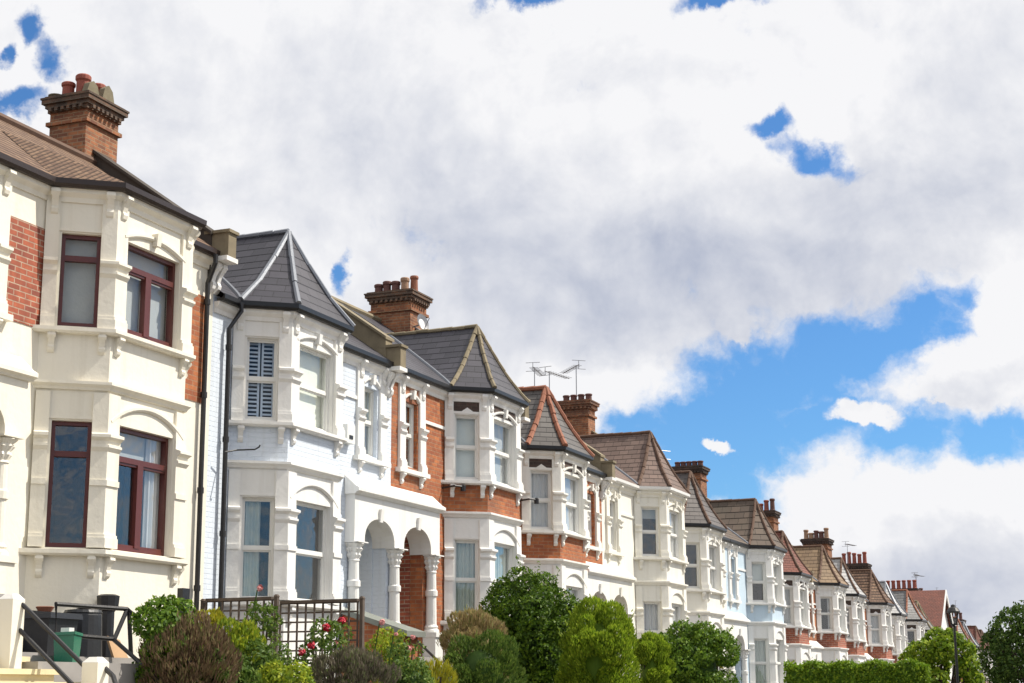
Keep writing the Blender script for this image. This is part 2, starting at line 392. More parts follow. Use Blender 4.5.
def bracket(house, F, a, zt, h, mat, w=.1, d=.11):
    mb = MB(); pr = [(-.02, 0), (d, 0), (d*1.08, -.2), (d*.62, -.45), (d*.45, -.62), (d*.62, -.74), (d*.5, -.88), (d*.15, -1), (-.02, -1)]
    prism_a(mb, F, a-w/2, a+w/2, [(x, zt+z*h) for x, z in pr])
    # scroll roll on the front
    prism_a(mb, F, a-w*.66, a+w*.66, [(d*.5, zt-.02*h), (d*1.14, zt-.04*h), (d*1.2, zt-.16*h), (d*.95, zt-.28*h), (d*.5, zt-.26*h)])
    return mb.build('bracket', mat, house)

def arch_hood(house, F, a0, a1, zb, rise, mat, key=True, wd=.055, proud=.045):
    mb = MB(); n = 14; am = (a0+a1)/2; hw = (a1-a0)/2
    r = (hw*hw+rise*rise)/(2*rise); zc = zb+rise-r; th = math.asin(min(1, hw/r))
    loops = []
    for i in range(n+1):
        t = -th+2*th*i/n
        ring = []
        for rr, d in ((r, -.01), (r, proud*.6), (r+wd*.4, proud), (r+wd, proud), (r+wd, -.01)):
            ring.append(F.p(am+rr*math.sin(t), d, zc+rr*math.cos(t)))
        loops.append(ring)
    mb.loft(loops)
    if key:
        mb.loft([[F.p(am-.045, d, z) for d, z in ((-.01, zb+rise-.06), (proud+.03, zb+rise-.06), (proud+.045, zb+rise+.1), (-.01, zb+rise+.1))],
                 [F.p(am+.045, d, z) for d, z in ((-.01, zb+rise-.06), (proud+.03, zb+rise-.06), (proud+.045, zb+rise+.1), (-.01, zb+rise+.1))]])
    return mb.build('arch_hood', mat, house)

def chimney(house, X, y0, y1, zb, zt, bm, capm, pots, hw=.4, aerial=None):
    sh = MB(); sh.box(X-hw, X+hw, y0, y1, zb, zt-.26)
    sh.box(X-hw-.045, X+hw+.045, y0-.045, y1+.045, zt-.47, zt-.41)
    ch = sh.build('chimney', bm, house)
    cp_ = MB()
    for d, a, b in ((.03, .26, .19), (.06, .19, .13), (.10, .13, .06), (.115, .06, .03), (.07, .03, 0)): cp_.box(X-hw-d, X+hw+d, y0-d, y1+d, zt-a, zt-b)
    # dentil course
    n = int((y1-y0)/.11)
    for i in range(n):
        yy = y0+(i+.25)*(y1-y0)/n
        cp_.box(X-hw-.095, X-hw-.03, yy, yy+.055, zt-.255, zt-.202)
    for i in range(int(hw*2/.11)):
        xx = X-hw+.03+i*.11; cp_.box(xx, xx+.055, y0-.095, y0-.03, zt-.255, zt-.202)
    cp_.build('chimney_cap', capm, ch)
    for (px, py, h, r, mat, wedge) in pots:
        mb = MB(); z = zt
        if h > .38: prof = [(r*1.15, z-.02), (r*1.1, z+.05), (r*.95, z+.08), (r*.86, z+h*.8), (r*1.05, z+h*.84), (r*1.08, z+h*.93), (r*.92, z+h), (r*.7, z+h), (r*.7, z+h-.15)]
        else: prof = [(r*1.05, z-.02), (r, z+h*.7), (r*1.2, z+h*.78), (r*1.2, z+h*.94), (r, z+h), (r*.75, z+h), (r*.75, z+h-.12)]
        mb.lathe((X+px, py), prof, 14); mb.build('chimney_pot', M[mat], ch)
        if wedge:
            mb = MB(); q = wedge
            mb.loft([[(X+px-.17, py-.2, z-.01), (X+px+.17, py-.2, z-.01), (X+px+.1, py-.2, z+q*.75), (X+px, py-.2, z+q), (X+px-.1, py-.2, z+q*.75)],
                     [(X+px-.17, py-.1, z-.01), (X+px+.17, py-.1, z-.01), (X+px+.1, py-.1, z+q*.75), (X+px, py-.1, z+q), (X+px-.1, py-.1, z+q*.75)]])
            mb.build('cement_haunch', M['cement'], ch)
    return ch

def aerial(parent, X, Y, z0, h, kind=0, yaw=0.):
    mb = MB(); mb.tube([(X, Y, z0), (X, Y, z0+h)], .013, 6)
    d = Vector((math.cos(yaw), math.sin(yaw), 0)); q = Vector((-d.y, d.x, 0)); top = Vector((X, Y, z0+h-.03))
    if kind == 0:      # yagi
        mb.tube([top-d*.25, top+d*1.1], .012, 6)
        for i in range(9):
            c = top+d*(-.1+i*.14); mb.tube([c-q*.13, c+q*.13], .007, 5)
        c = top-d*.22; mb.tube([c-q*.2+Vector((0, 0, .12)), c+q*.2+Vector((0, 0, .12))], .008, 5); mb.tube([c-q*.2-Vector((0, 0, .12)), c+q*.2-Vector((0, 0, .12))], .008, 5); mb.tube([c-Vector((0, 0, .12)), c+Vector((0, 0, .12))], .01, 5)
    elif kind == 1:    # three broad rods
        for k in (0, -.28, -.56):
            c = top+Vector((0, 0, k)); mb.tube([c-d*.12, c+d*.95], .012, 5)
    else:              # vertical whip with short cross bars
        for k in (.0, -.35, -.75):
            c = top+Vector((0, 0, k)); mb.tube([c-q*.12, c+q*.12], .008, 5); mb.tube([c-d*.12, c+d*.12], .008, 5)
    return mb.build('tv_aerial', M['wire'], parent)

GROUP = 'terraced houses with bay windows along the hill'
def house(S):
    """one house of the terrace.  ax: party line on its bay side, s: +1 when the bay stands left of the door"""
    ax, s, w, L = S['ax'], S['s'], S['w'], S['L']
    near = S.get('near', True); dz = S.get('dz', {})
    hf = S.get('hf', .785); uc = S.get('uc', 1.95); cant = S.get('cant', .53)
    Xc = ax+s*uc; axd = ax+s*w; xl, xr = min(ax, axd), max(ax, axd)
    up0, up1 = dz.get('up', (.11, 1.33)); lo0, lo1 = dz.get('lo', (-2.5, -1.03)); bz = dz.get('band', -.58); eb = dz.get('eave', 1.74)
    E0 = L+eb; dE = eb-1.74; base = L-4.3
    trim, wall, apron = M[S['trim']], M[S['wall']], M[S['apron']]
    SL, YR = S.get('slope', SLOPE), S.get('yr', YRID)
    H = empty('terraced_house', ((xl+xr)/2, YM, base), S['label'], 'house', GROUP)
    bayp = [(Xc-hf-cant, YM), (Xc-hf, YF), (Xc+hf, YF), (Xc+hf+cant, YM)]
    FL, FF, FR = Frame(bayp[0], bayp[1]), Frame(bayp[1], bayp[2]), Frame(bayp[2], bayp[3])
    cl = FL.L; cw = S.get('cw', .47)
    FM = Frame((xl, YM), (xr, YM))          # main wall: a = X - xl
    # ---- bay
    fw = S.get('fw', 1.1); f0, f1 = hf-fw/2, hf+fw/2; c0, c1 = (cl-cw)/2+.02, (cl+cw)/2+.02
    r0, r1 = cl-c1, cl-c0
    ground, aprn, upper = MB(), MB(), MB()
    for F, a, b in ((FL, c0, c1), (FF, f0, f1), (FR, r0, r1)):
        panel(ground, F, 0, F.L, base, L+bz, (a, b, L+lo0, L+lo1)); panel(aprn, F, 0, F.L, L+bz, L, None)
        panel(upper, F, 0, F.L, L, E0+.1, (a, b, L+up0, L+up1))
    ground.build('bay', M[S.get('bay_lo', S['trim'])], H); aprn.build('bay_apron', apron, H); upper.build('bay', trim, H)
    ext = [(bayp[0][0]-.06, YM+.072)] + bayp[1:3] + [(bayp[3][0]+.06, YM+.072)]
    mb = MB(); z = L+bz
    mb.sweep(ext, [(-.02, z-.03), (.03, z-.03), (.045, z), (.085, z+.035), (.085, z+.07), (-.02, z+.085)]); mb.build('band_course', M[S.get('band_m', S['trim'])], H)
    sl = MB(); sl.sweep(ext, [(-.05, L), (.085, L), (.115, L+.025), (.115, L+.07), (-.05, L+.085)]); sill = sl.build('window_sill', M[S.get('sill_m', S['trim'])], H)
    sl = MB(); z = L+lo0-.1; sl.sweep(ext, [(-.05, z), (.085, z), (.115, z+.025), (.115, z+.075), (-.05, z+.095)]); sill2 = sl.build('window_sill', M[S.get('sill_m', S['trim'])], H)
    for F, aa in ((FL, (c0-.06, c1+.06)), (FF, (.12, F.L if 0 else FF.L-.12)), (FR, (r0-.06, r1+.06))):
        for a in aa:
            bracket(sill, F, a, L, .24, trim, .075, .085)
            if near: bracket(sill2, F, a, L+lo0-.1, .26, trim, .075, .085)
    # pilasters of the bay
    PW = .17; PF = min(.22, f0-.012)
    def pp(F, a): q = F.p(a, 0, 0); return (q[0], q[1])
    paths = [[pp(FL, .0), pp(FL, PW)], [pp(FL, cl-PW), bayp[1], pp(FF, PF)], [pp(FF, FF.L-PF), bayp[2], pp(FR, PW)], [pp(FR, cl-PW), pp(FR, cl)]]
    for p in paths:
        pilaster(H, p, L, .075, eb-.16, .84+dE*.6, trim, True)
        pilaster(H, p, L, lo0+.0, bz-.06, lo1-.2, trim, False)
    # lintels and hoods
    arch_hood(H, FF, f0-.06, f1+.06, L+up1-.0, .13, trim, True)
    arch_hood(H, FF, f0-.16, f1+.16, L+lo1-.02, .26, trim, False)
    for F, a, b in ((FL, c0, c1), (FR, r0, r1)):
        am = (a+b)/2; zz = L+up1+.02
        lt = MB(); lt.loft([[F.p(x_, d, z_) for x_, z_ in ((a-.05, zz), (b+.05, zz), (b+.05, zz+.04), (am+.12, zz+.04), (am, zz+.12), (am-.12, zz+.04), (a-.05, zz+.04))] for d in (-.005, .022)]); lt.build('lintel', trim, H)
        lt = MB(); lt.fbox(F, a-.05, b+.05, -.005, .02, L+lo1+.02, L+lo1+.06); lt.build('lintel', trim, H)
    # windows of the bay
    wi = S['win']; st = S.get('style', 'sash'); fm = M[S.get('frame', 'sash')]
    stf = 'casement_double' if st == 'casement' else st
    window(H, FL, c0, c1, L+up0, L+up1, st, wi[0], fm); window(H, FF, f0, f1, L+up0, L+up1, stf, wi[1], fm)
    window(H, FR, r0, r1, L+up0, L+up1, st, wi[1], fm)
    window(H, FL, c0, c1, L+lo0, L+lo1, st, wi[2], fm); window(H, FF, f0, f1, L+lo0, L+lo1, stf, wi[3], fm)
    window(H, FR, r0, r1, L+lo0, L+lo1, st, wi[3], fm)
    # ---- main wall
    Xu = axd-s*.80; au = Xu-xl; ud = .25
    Xa = axd-s*.74; aa = Xa-xl; ha = .56; zs, zt_, ztop = -1.38, -.95, bz-.03
    bl, br = bayp[0][0]-xl, bayp[3][0]-xl
    lowm = M[S.get('wall_lo', S['wall'])]; zsplit = S.get('split', bz)
    da, db = (br, w) if s > 0 else (0, bl)      # door side stretch of the wall
    sa_, sb_ = (0, bl) if s > 0 else (br, w)    # strip beside the party line
    for mt, a, b, q0, q1, op in ((wall, da, db, L+zsplit, E0+.1, (au-ud, au+ud, L+up0+.02, L+up1-.02)), (wall, sa_, sb_, L+zsplit, E0+.1, None),
                                 (lowm, da, db, base, L+zsplit, (aa-ha-.02, aa+ha+.02, base, L+zt_+.05)), (lowm, sa_, sb_, base, L+zsplit, None)):
        wl = MB(); panel(wl, FM, a, b, q0, q1, op, .25); wl.build('wall', mt, H)
    for nm, bx_ in (('floor', (xl+.003, xr-.003, YM+.25, YR+2.6, L-.05, L)), ('party_wall', (xl+.003, xl+.13, YM+.25, YR+2.6, base, E0+.1)), ('party_wall', (xr-.13, xr-.003, YM+.25, YR+2.6, base, E0+.1)), ('back_wall', (xl+.13, xr-.13, YR+2.4, YR+2.6, base, E0+.1))):
        sh = MB(); sh.box(*bx_); sh.build(nm, M['brown_brick'], H)
    if not S.get('brickpanel'):
        st_ = MB(); st_.fbox(FM, (br if s > 0 else au+.53), (au-.53 if s > 0 else bl), -.01, .03, L+1.02, L+1.08); st_.build('string_course', trim, H)
    else:
        mb = MB(); p0, p1 = S['brickpanel']; mb.fbox(FM, p0, p1, -.01, .012, L+.04, L+1.3); mb.build('brick_panel', M['red_brick'], H)
        mb = MB(); q0, q1 = (sa_+.0, sb_-.14) ; mb.fbox(FM, q0+.04, q1, -.01, .012, L-.3, L+1.25); mb.build('brick_panel', M['orange_brick'], H)
    # small upper window beside the bay
    window(H, FM, au-ud, au+ud, L+up0+.02, L+up1-.02, 'sash', wi[4], fm)
    for a in (au-.42, au+.42):
        p = [(xl+a-.115, YM), (xl+a+.115, YM)]; pilaster(H, p, L, .075, eb-.02, .84, trim, True)
    arch_hood(H, FM, au-ud-.03, au+ud+.03, L+up1-.0, .1, trim, True)
    sm = MB(); sm.fbox(FM, au-.62, au+.62, -.02, .1, L, L+.075); us = sm.build('window_sill', M[S.get('sill_m', S['trim'])], H)
    for a in (au-.4, au+.4): bracket(us, FM, a, L, .2, trim, .08, .08)
    # ---- cornice and gutter
    full = [(xl+.02, YM)] + bayp + [(xr-.02, YM)]
    mb = MB(); mb.sweep(full, [(-.02, E0-.16), (.025, E0-.16), (.035, E0-.1), (.09, E0-.05), (.10, E0), (-.02, E0)])
    co = mb.build('cornice', M[S.get('corn_m', S['trim'])], H)
    for F, al in ((FL, (.1, cl-.08)), (FF, (.1, FF.L-.1)), (FR, (.08, cl-.1)), (FM, (au-.42, au+.42))):
        for a in al: bracket(co, F, a, E0-.01, .34, trim, .085, .12)
    if S.get('frieze'):
        mb = MB(); mb.sweep(bayp, [(-.01, E0-.34), (.012, E0-.34), (.012, E0-.165), (-.01, E0-.165)]); mb.build('brick_frieze', M['dark_brick'], H)
    mb = MB(); mb.sweep(full, [(.05, E0+.001), (.15, E0+.001), (.185, E0+.035), (.19, E0+.1), (.165, E0+.1), (.15, E0+.05), (.05, E0+.045)])
    gt = mb.build('gutter', M[S.get('gutter', 'gutter')], H)
    # ---- porch
    pm = M[S.get('porch_m', S['trim'])]
    px0, px1 = (axd-1.66, axd) if s > 0 else (axd, axd+1.66)
    mb = MB(); n = 16
    FP = Frame((px0, YP), (px1, YP)); ap = Xa-px0; dth = .178
    mb.fbox(FP, .0, ap-ha, -dth, 0, L+zs, L+ztop); mb.fbox(FP, ap+ha, px1-px0-.001, -dth, 0, L+zs, L+ztop)
    arc = [(ap-ha*math.cos(math.pi*i/n), L+zs+(zt_-zs)*math.sin(math.pi*i/n)**.8) for i in range(n+1)]
    for (a, z), (a2, z2) in zip(arc, arc[1:]):
        for d, fl in ((0, 0), (-dth, 1)): mb.face([FP.p(a, d, z), FP.p(a2, d, z2), FP.p(a2, d, L+ztop), FP.p(a, d, L+ztop)])
        mb.face([FP.p(a, 0, z), FP.p(a2, 0, z2), FP.p(a2, -dth-.25, z2), FP.p(a, -dth-.25, z)])
    mb.build('porch_arch', pm, H)
    mb = MB()
    mb.loft([[FP.p(ap-.05, d, z) for d, z in ((-.01, L+zt_-.05), (.03, L+zt_-.05), (.055, L+zt_+.17), (-.01, L+zt_+.17))], [FP.p(ap+.05, d, z) for d, z in ((-.01, L+zt_-.05), (.03, L+zt_-.05), (.055, L+zt_+.17), (-.01, L+zt_+.17))]])
    mb.build('keystone', pm, H)
    e0, e1 = (-.05, px1-px0-.002) if s > 0 else (.002, px1-px0+.05)
    mb = MB(); z = L+ztop
    prism_a(mb, FP, e0, e1, [(-.17, z), (.03, z), (.05, z+.03), (.10, z+.05), (.10, z+.10), (.03, z+.14), (-.17, z+.32)]); mb.build('porch_cornice', pm, H)
    cols = [axd-s*S.get('colx', 1.5)] + ([axd] if s > 0 else [])
    if S.get('double_col'): cols = [axd-s*1.5, axd-s*.14]
    for cx in cols:
        mb = MB(); cy = YP+.09; zb = L-2.72
        mb.box(cx-.16, cx+.16, cy-.16, cy+.16, base, zb-.12); mb.box(cx-.19, cx+.19, cy-.19, cy+.19, zb-.12, zb-.04)
        mb.lathe((cx, cy), [(.15, zb-.04), (.15, zb), (.115, zb+.03), (.13, zb+.06), (.1, zb+.1), (.092, L-2.12), (.115, L-2.11), (.115, L-2.02), (.092, L-2.0), (.085, L-1.7), (.1, L-1.69), (.085, L-1.66)], 16)
        loops = []; k = 32
        for r, z, am in ((.085, L-1.66, 0), (.11, L-1.6, .18), (.10, L-1.56, .05), (.135, L-1.5, .2), (.12, L-1.47, .06), (.165, L-1.42, .14), (.15, L-1.4, .0)):
            loops.append([(cx+r*(1+am*math.cos(8*t))*math.cos(t), cy+r*(1+am*math.cos(8*t))*math.sin(t), z) for t in [2*math.pi*i/k for i in range(k)]])
        mb.loft(loops, smooth=True); mb.box(cx-.175, cx+.175, cy-.175, cy+.09, L-1.4, L-1.381)
        mb.build('porch_column', pm, H)
    # recess, door and steps
    rz = L-3.2; ra, rb = Xa-ha, Xa+ha; yb = YM+1.15
    for nm, xx0, xx1, mt in (('porch_side', ra-.1, ra-.0, S.get('rec_l', S['trim'])), ('porch_side', rb, rb+.1, S.get('rec_r', S['trim']))):
        mb = MB(); mb.box(xx0, xx1, YM+.251, yb, rz, L-.9); mb.build(nm, M[mt], H)
    mb = MB(); mb.box(ra-.1, rb+.1, YM+.002, yb+.1, L-.9, L-.86); mb.build('porch_ceiling', M['white'], H)
    mb = MB(); mb.box(ra-.1, rb+.1, yb, yb+.1, L-1.1, L-.9); mb.box(ra-.1, ra+.12, yb, yb+.1, rz, L-1.1); mb.box(rb-.12, rb+.1, yb, yb+.1, rz, L-1.1); mb.box(ra+.12, rb-.12, yb, yb+.1, L-1.52, L-1.46); mb.build('door_frame', M['white'], H)
    mb = MB(); mb.box(ra+.12, rb-.12, yb+.03, yb+.08, rz, L-1.52)
    for i in (0, 1):
        for j in (0, 1): mb.box(ra+.2+i*.36, ra+.48+i*.36, yb+.01, yb+.031, rz+.12+j*.75, rz+.75+j*.75)
    d = mb.build('door', M[S.get('door', 'door')], H)
    mb = MB(); mb.box(ra+.12, rb-.12, yb+.04, yb+.06, L-1.46, L-1.1); mb.build('fanlight', M['glass'], d)
    mb = MB(); mb.box(ra-.1, rb+.1, YP-.12, yb+.1, base+.05, rz)
    for i in range(5): mb.box(Xa-.55, Xa+.55, YP-.12-.27*(i+1), YP-.12-.27*i, base-.6, rz-.17*(i+1))
    mb.build('entrance_step', M['slab'], H)
    # ---- roof
    ye = YM-.17; zE = L+EAVE+dE
    def zr(y): return zE+SL*(y-12.5)
    ox = lambda d: [(p[0], p[1]) for p in offset(bayp, d)]
    rm = M[S['roof']]
    mb = MB()
    mb.face([(xl, ye, zr(ye)), (xr, ye, zr(ye)), (xr, YR, zr(YR)), (xl, YR, zr(YR))], [(q[0], q[1]*1.28) for q in ((xl, ye), (xr, ye), (xr, YR), (xl, YR))])
    mb.face([(xr, YR+3, zr(YR)-3*SL), (xl, YR+3, zr(YR)-3*SL), (xl, YR, zr(YR)), (xr, YR, zr(YR))])
    op = offset(bayp, .175)
    if S.get('turret', True):
        rf = mb.build('roof', rm, H)
        zA = S.get('apex', 3.29)+dE; A = Vector((Xc+S.get('apx', .04), 12.6, L+zA)); Ee = [Vector((p[0], p[1], zE-.015)) for p in op]
        h = A.z-Ee[0].z; K = 8
        def hp(P, t):
            v = P.lerp(A, t); v.z = P.z+h*(t-.085*math.sin(math.pi*t)*(1.15-.5*t)); return v
        tb = MB()
        hips = [[hp(P, i/K) for i in range(K+1)] for P in Ee]
        def strip(Ha, Hb):
            vv = 0.
            for i in range(K):
                m0 = (Ha[i]+Hb[i])/2; m1 = (Ha[i+1]+Hb[i+1])/2; l = (m1-m0).length
                wa, wb = (Hb[i]-Ha[i]).length/2, (Hb[i+1]-Ha[i+1]).length/2
                if i < K-1: tb.face([Ha[i], Hb[i], Hb[i+1], Ha[i+1]], [(-wa, vv), (wa, vv), (wb, vv+l), (-wb, vv+l)])
                else: tb.face([Ha[i], Hb[i], Ha[i+1]], [(-wa, vv), (wa, vv), (0, vv+l)])
                vv += l
        for i in range(3): strip(hips[i], hips[i+1])
        yb_ = lambda z: 12.5+(z-zE)/SL+.06
        for k, sg in ((0, 1), (3, -1)):
            vv = 0.
            for i in range(K):
                a, b = hips[k][i], hips[k][i+1]; l = (b-a).length
                a2 = Vector((a.x, max(a.y, yb_(a.z)), a.z)); b2 = Vector((b.x, max(b.y, yb_(b.z)), b.z)); dh = math.hypot(b.z-a.z, b.x-a.x)
                tb.face([a, b, b2, a2], [(a.y, vv), (b.y, vv+dh), (b2.y, vv+dh), (a2.y, vv)]); vv += dh
        tb.build('bay_roof', rm, H)
        hm = M[S.get('hip', 'lead')]
        for hpnts in hips:
            q = MB(); q.caps([p+Vector((0, -.0, .012)) for p in hpnts], S.get('hipr', .045), .24 if S.get('hip') != 'lead' else .7); q.build('hip_ridge', hm, H)
        q = MB(); q.caps([A+Vector((0, 0, .015)), Vector((A.x, yb_(A.z)+.1, A.z+.015))], S.get('hipr', .045), .24); q.build('ridge', hm, H)
        # lead valleys where the bay roof meets the main slope
        for k in (0, 3):
            q = MB(); pts = [Vector((p.x, max(p.y, yb_(p.z)-.06), p.z+.02)) for p in hips[k]]
            q.tube(pts, .035, 6); q.build('valley', M['lead'], H)
        if S.get('bargeline'): pass
    else:
        Ee = [Vector((p[0], p[1], zE-.005)) for p in op]; zt = zr(YR)+.03
        def fc(*P): mb.face(P, [(q[0]*1.6, q[1]*2.3) for q in P])
        rf = mb.build('roof', rm, H); mb = MB(); A1, A2 = (Ee[1].x+.1, 13.9, zr(13.9)+.012), (Ee[2].x-.1, 13.9, zr(13.9)+.012)
        fc(Ee[1], Ee[2], A2, A1); fc(Ee[0], Ee[1], A1); fc(Ee[2], Ee[3], A2)
        mb.build('bay_roof', rm, H)
    q = MB(); q.tube([(xl, YR, zr(YR)+.02), (xr, YR, zr(YR)+.02)], .07, 7); q.build('ridge', M[S.get('hip', 'lead')] if S.get('hip') != 'lead' else M['lead'], H)
    if S.get('gable_l'):
        q = MB(); q.loft([[(xl+.1*k+.003, YM, zE-.2), (xl+.1*k+.003, YR, zr(YR)-.06), (xl+.1*k+.003, YR+2.6, zr(YR)-2.6*SL-.1)] for k in (0, 1)]); q.build('gable', M['brown_brick'], H)
    # ---- party parapet on the right-hand side of the house
    if S.get('parapet', True):
        X = xr+S.get('pdx', 0.); pm_ = M[S.get('par_m', 'stone')]; ph = S.get('ph', .34)
        q = MB(); y1 = 14.9 if s < 0 else YR
        q.loft([[(X-.13, 12.62, zr(12.62)-.5), (X+.13, 12.62, zr(12.62)-.5), (X+.13, 12.62, zr(12.62)+ph), (X-.13, 12.62, zr(12.62)+ph)],
                [(X-.13, y1, zr(y1)-.5), (X+.13, y1, zr(y1)-.5), (X+.13, y1, zr(y1)+ph), (X-.13, y1, zr(y1)+ph)]])
        pt = q.build('parapet', pm_, H)
        q = MB(); q.loft([[(X-.17, 12.6, zr(12.6)+ph), (X+.17, 12.6, zr(12.6)+ph), (X+.17, 12.6, zr(12.6)+ph+.05), (X-.17, 12.6, zr(12.6)+ph+.05)],
                [(X-.17, y1, zr(y1)+ph), (X+.17, y1, zr(y1)+ph), (X+.17, y1, zr(y1)+ph+.05), (X-.17, y1, zr(y1)+ph+.05)]]); q.build('coping', M[S.get('cop_m', 'stone')], pt)
        q = MB(); z = L+1.76+dE; q.box(X-.105, X+.105, 12.34, 12.72, z, z+.35); q.box(X-.135, X+.135, 12.31, 12.74, z+.35, z+.395); q.build('pier', M['stone'], pt)
        F = Frame((X-.5, YM), (X+.5, YM))
        for a in (.43, .57): bracket(H, F, a, L+1.69+dE, .44, M['white'], .08, .15)
        q = MB(); q.box(X-.15, X+.15, 12.33, YM+.02, L+1.69+dE, L+1.757+dE); q.build('corbel_slab', M['white'], H)
    return H

def offset(path, d):
    n = len(path); out = []
    for i in range(n):
        ds = []
        if i > 0: ds.append((Vector(path[i])-Vector(path[i-1])).normalized())
        if i < n-1: ds.append((Vector(path[i+1])-Vector(path[i])).normalized())
        ns = [Vector((q.y, -q.x)) for q in ds]
        if len(ns) == 1: m, k = ns[0], 1
        else:
            m = (ns[0]+ns[1]).normalized(); k = 1/m.dot(ns[0])
        out.append(Vector(path[i])+m*d*k)
    # the end points stay on the main wall's eaves line
    for i, j in ((0, 1), (n-1, n-2)):
        dd = (Vector(path[i])-Vector(path[j])).normalized(); k = (YM-.17-out[i].y)/dd.y; out[i] = out[i]+dd*k
    return out

# ------------------------------------------------------------------ the terrace itself
AX = [13.76, 19.6, 25.4, 31.05, 36.6, 42.2, 47.8, 53.4, 58.6, 63.65, 68.8, 73.8, 78.7, 83.3, 87.7]
def pots(kind, y0, n, col='pot_dark', h=.3, r=.11, x=0.):
    return [(x, y0+i*.3, h if not isinstance(h, list) else h[i], r, col if not isinstance(col, list) else col[i], 0) for i in range(n)]
H1 = house(dict(ax=AX[1], s=-1, w=AX[1]-AX[0], L=4.33, uc=2.45, hf=.83, cant=.53, cw=.48, fw=1.2, pdx=-.04, turret=False, slope=.71, yr=14.75, colx=1.36, trim='cream', wall='cream', apron='cream', roof='browntile', hip='brownhip',
    style='casement', frame='oxblood', win=['greyblind', 'greyblind', 'none', ['top_blind', 'curtain_right'], 'net'], dz=dict(up=(.1, 1.28), lo=(-2.6, -1.07), band=-.66, eave=1.83),
    brickpanel=(1.27, 2.04), gutter='browngutter', par_m='darkstone', cop_m='darkstone', ph=.17, gable_l=True, rec_r='cream', split=-.66,
    label='cream painted house with dark red window frames and brown tiled roof'))
H2 = house(dict(ax=AX[1], s=1, w=AX[2]-AX[1], L=3.83, uc=1.88, pdx=-.2, apx=.12, trim='white', wall='paleblue', apron='paleblue', roof='slate', hip='lead', hipr=.042,
    win=['shutter', 'greenblind', 'curtain_left', 'none', ['greenblind', 'shutter_low']], rec_l='ivory', rec_r='paleblue', door='sash', wall_lo='paleblue', split=-.3,
    label='pale blue and white house with slate bay roof and shuttered upper window'))
H3 = house(dict(ax=AX[3], s=-1, w=AX[3]-AX[2], L=3.83, uc=2.1, apx=.1, trim='white', wall='orange_brick', apron='orange_brick', roof='slate', hip='stone', wall_lo='orange_brick', split=-.3, double_col=False,
    win=['blind', 'greyblind', 'curtain', 'curtain', 'half_blind'], rec_l='white', rec_r='red_brick', cop_m='lead', frieze=True,
    label='orange brick house with white bay and stone coloured roof hips'))
H4 = house(dict(ax=AX[3], s=1, w=AX[4]-AX[3], L=3.24, uc=1.75, trim='offwhite', wall='orange_brick', apron='orange_brick', roof='darkslate', hip='terracotta', frieze=True, hipr=.06, bay_lo='white',
    win=['net', 'net', 'net', 'net', 'none'], porch_m='white', label='brick house with cream bay and orange terracotta hips on dark roof'))
H5 = house(dict(ax=AX[5], s=-1, w=AX[5]-AX[4], L=3.24, uc=1.82, trim='ivory', wall='ivory', apron='ivory', roof='pinktile', hip='brownhip', gutter='sash', apex=3.4,
    win=['top_blind', 'net', 'net', 'net', 'none'], label='all cream house with weathered pinkish brown tiles on its bay roof', parapet=True, par_m='brown_brick'))
H6 = house(dict(ax=AX[5], s=1, w=AX[6]-AX[5], L=2.65, uc=1.84, trim='offwhite', wall='ivory', apron='ivory', roof='brownslate', hip='brownhip', bay_lo='white',
    win=['warm', 'drapes', 'net', 'drapes', 'none'], apex=3.4, label='cream and white house with plain grey brown slates on bay roof', parapet=False))
H7 = house(dict(ax=AX[7], s=-1, w=AX[7]-AX[6], L=2.65, uc=1.85, trim='white', wall='skyblue', apron='skyblue', roof='concretetile', hip='brownhip',
    win=[['half_blind', 'warm'], 'net', 'curtain', 'net', 'none'], apex=3.42, label='white house with sky blue panel under its upper bay window'))
H8 = house(dict(ax=AX[7], s=1, w=AX[8]-AX[7], L=2.07, uc=1.87, trim='white', wall='orange_brick', apron='red_brick', roof='redtile', hip='brownhip', frieze=True,
    win=['net', 'net', 'none', 'net', 'net'], label='brick and white house with red tiled bay roof'))
H9 = house(dict(ax=AX[9], s=-1, w=AX[9]-AX[8], L=2.1, uc=1.85, trim='white', wall='orange_brick', apron='red_brick', roof='tantile', hip='brownhip',
    win=[['warm', 'curtain_right'], 'net', 'none', 'net', 'none'], label='brick and white house with sandy tan tiled bay roof'))
H10 = house(dict(ax=AX[9], s=1, w=AX[10]-AX[9], L=1.9, uc=1.82, trim='white', wall='orange_brick', apron='red_brick', roof='paleslate', hip='brownhip', near=False,
    win=['net', 'net', 'none', 'net', 'net'], frieze=True, label='brick and white house with pale grey bay roof beside the sandy tiled one'))
H11 = house(dict(ax=AX[11], s=-1, w=AX[11]-AX[10], L=1.87, uc=1.75, trim='white', wall='orange_brick', apron='red_brick', roof='browntile', hip='brownhip', near=False, frieze=True,
    win=['net', 'net', 'none', 'net', 'none'], label='far brick and white house with brown tiled bay roof beyond two pale roofs'))
H12 = house(dict(ax=AX[11], s=1, w=AX[12]-AX[11], L=1.57, uc=1.75, trim='white', wall='white', apron='red_brick', roof='paleslate', hip='lead', near=False,
    win=['none', 'net', 'none', 'net', 'net'], label='far white house with pale slates and light lead hips on bay roof'))
H13 = house(dict(ax=AX[13], s=-1, w=AX[13]-AX[12], L=1.54, uc=1.6, trim='white', wall='orange_brick', apron='red_brick', roof='greyslate', hip='terracotta', near=False, frieze=True,
    win=['warm', 'net', 'none', 'net', 'none'], label='far brick house with orange hips on weathered grey bay roof'))
H14 = house(dict(ax=AX[13], s=1, w=AX[14]-AX[13], L=1.15, uc=1.5, hf=.75, trim='white', wall='white', apron='red_brick', roof='greyslate', hip='stone', near=False,
    win=['none', 'net', 'none', 'net', 'net'], label='far white house with grey bay roof just before the red gabled house'))
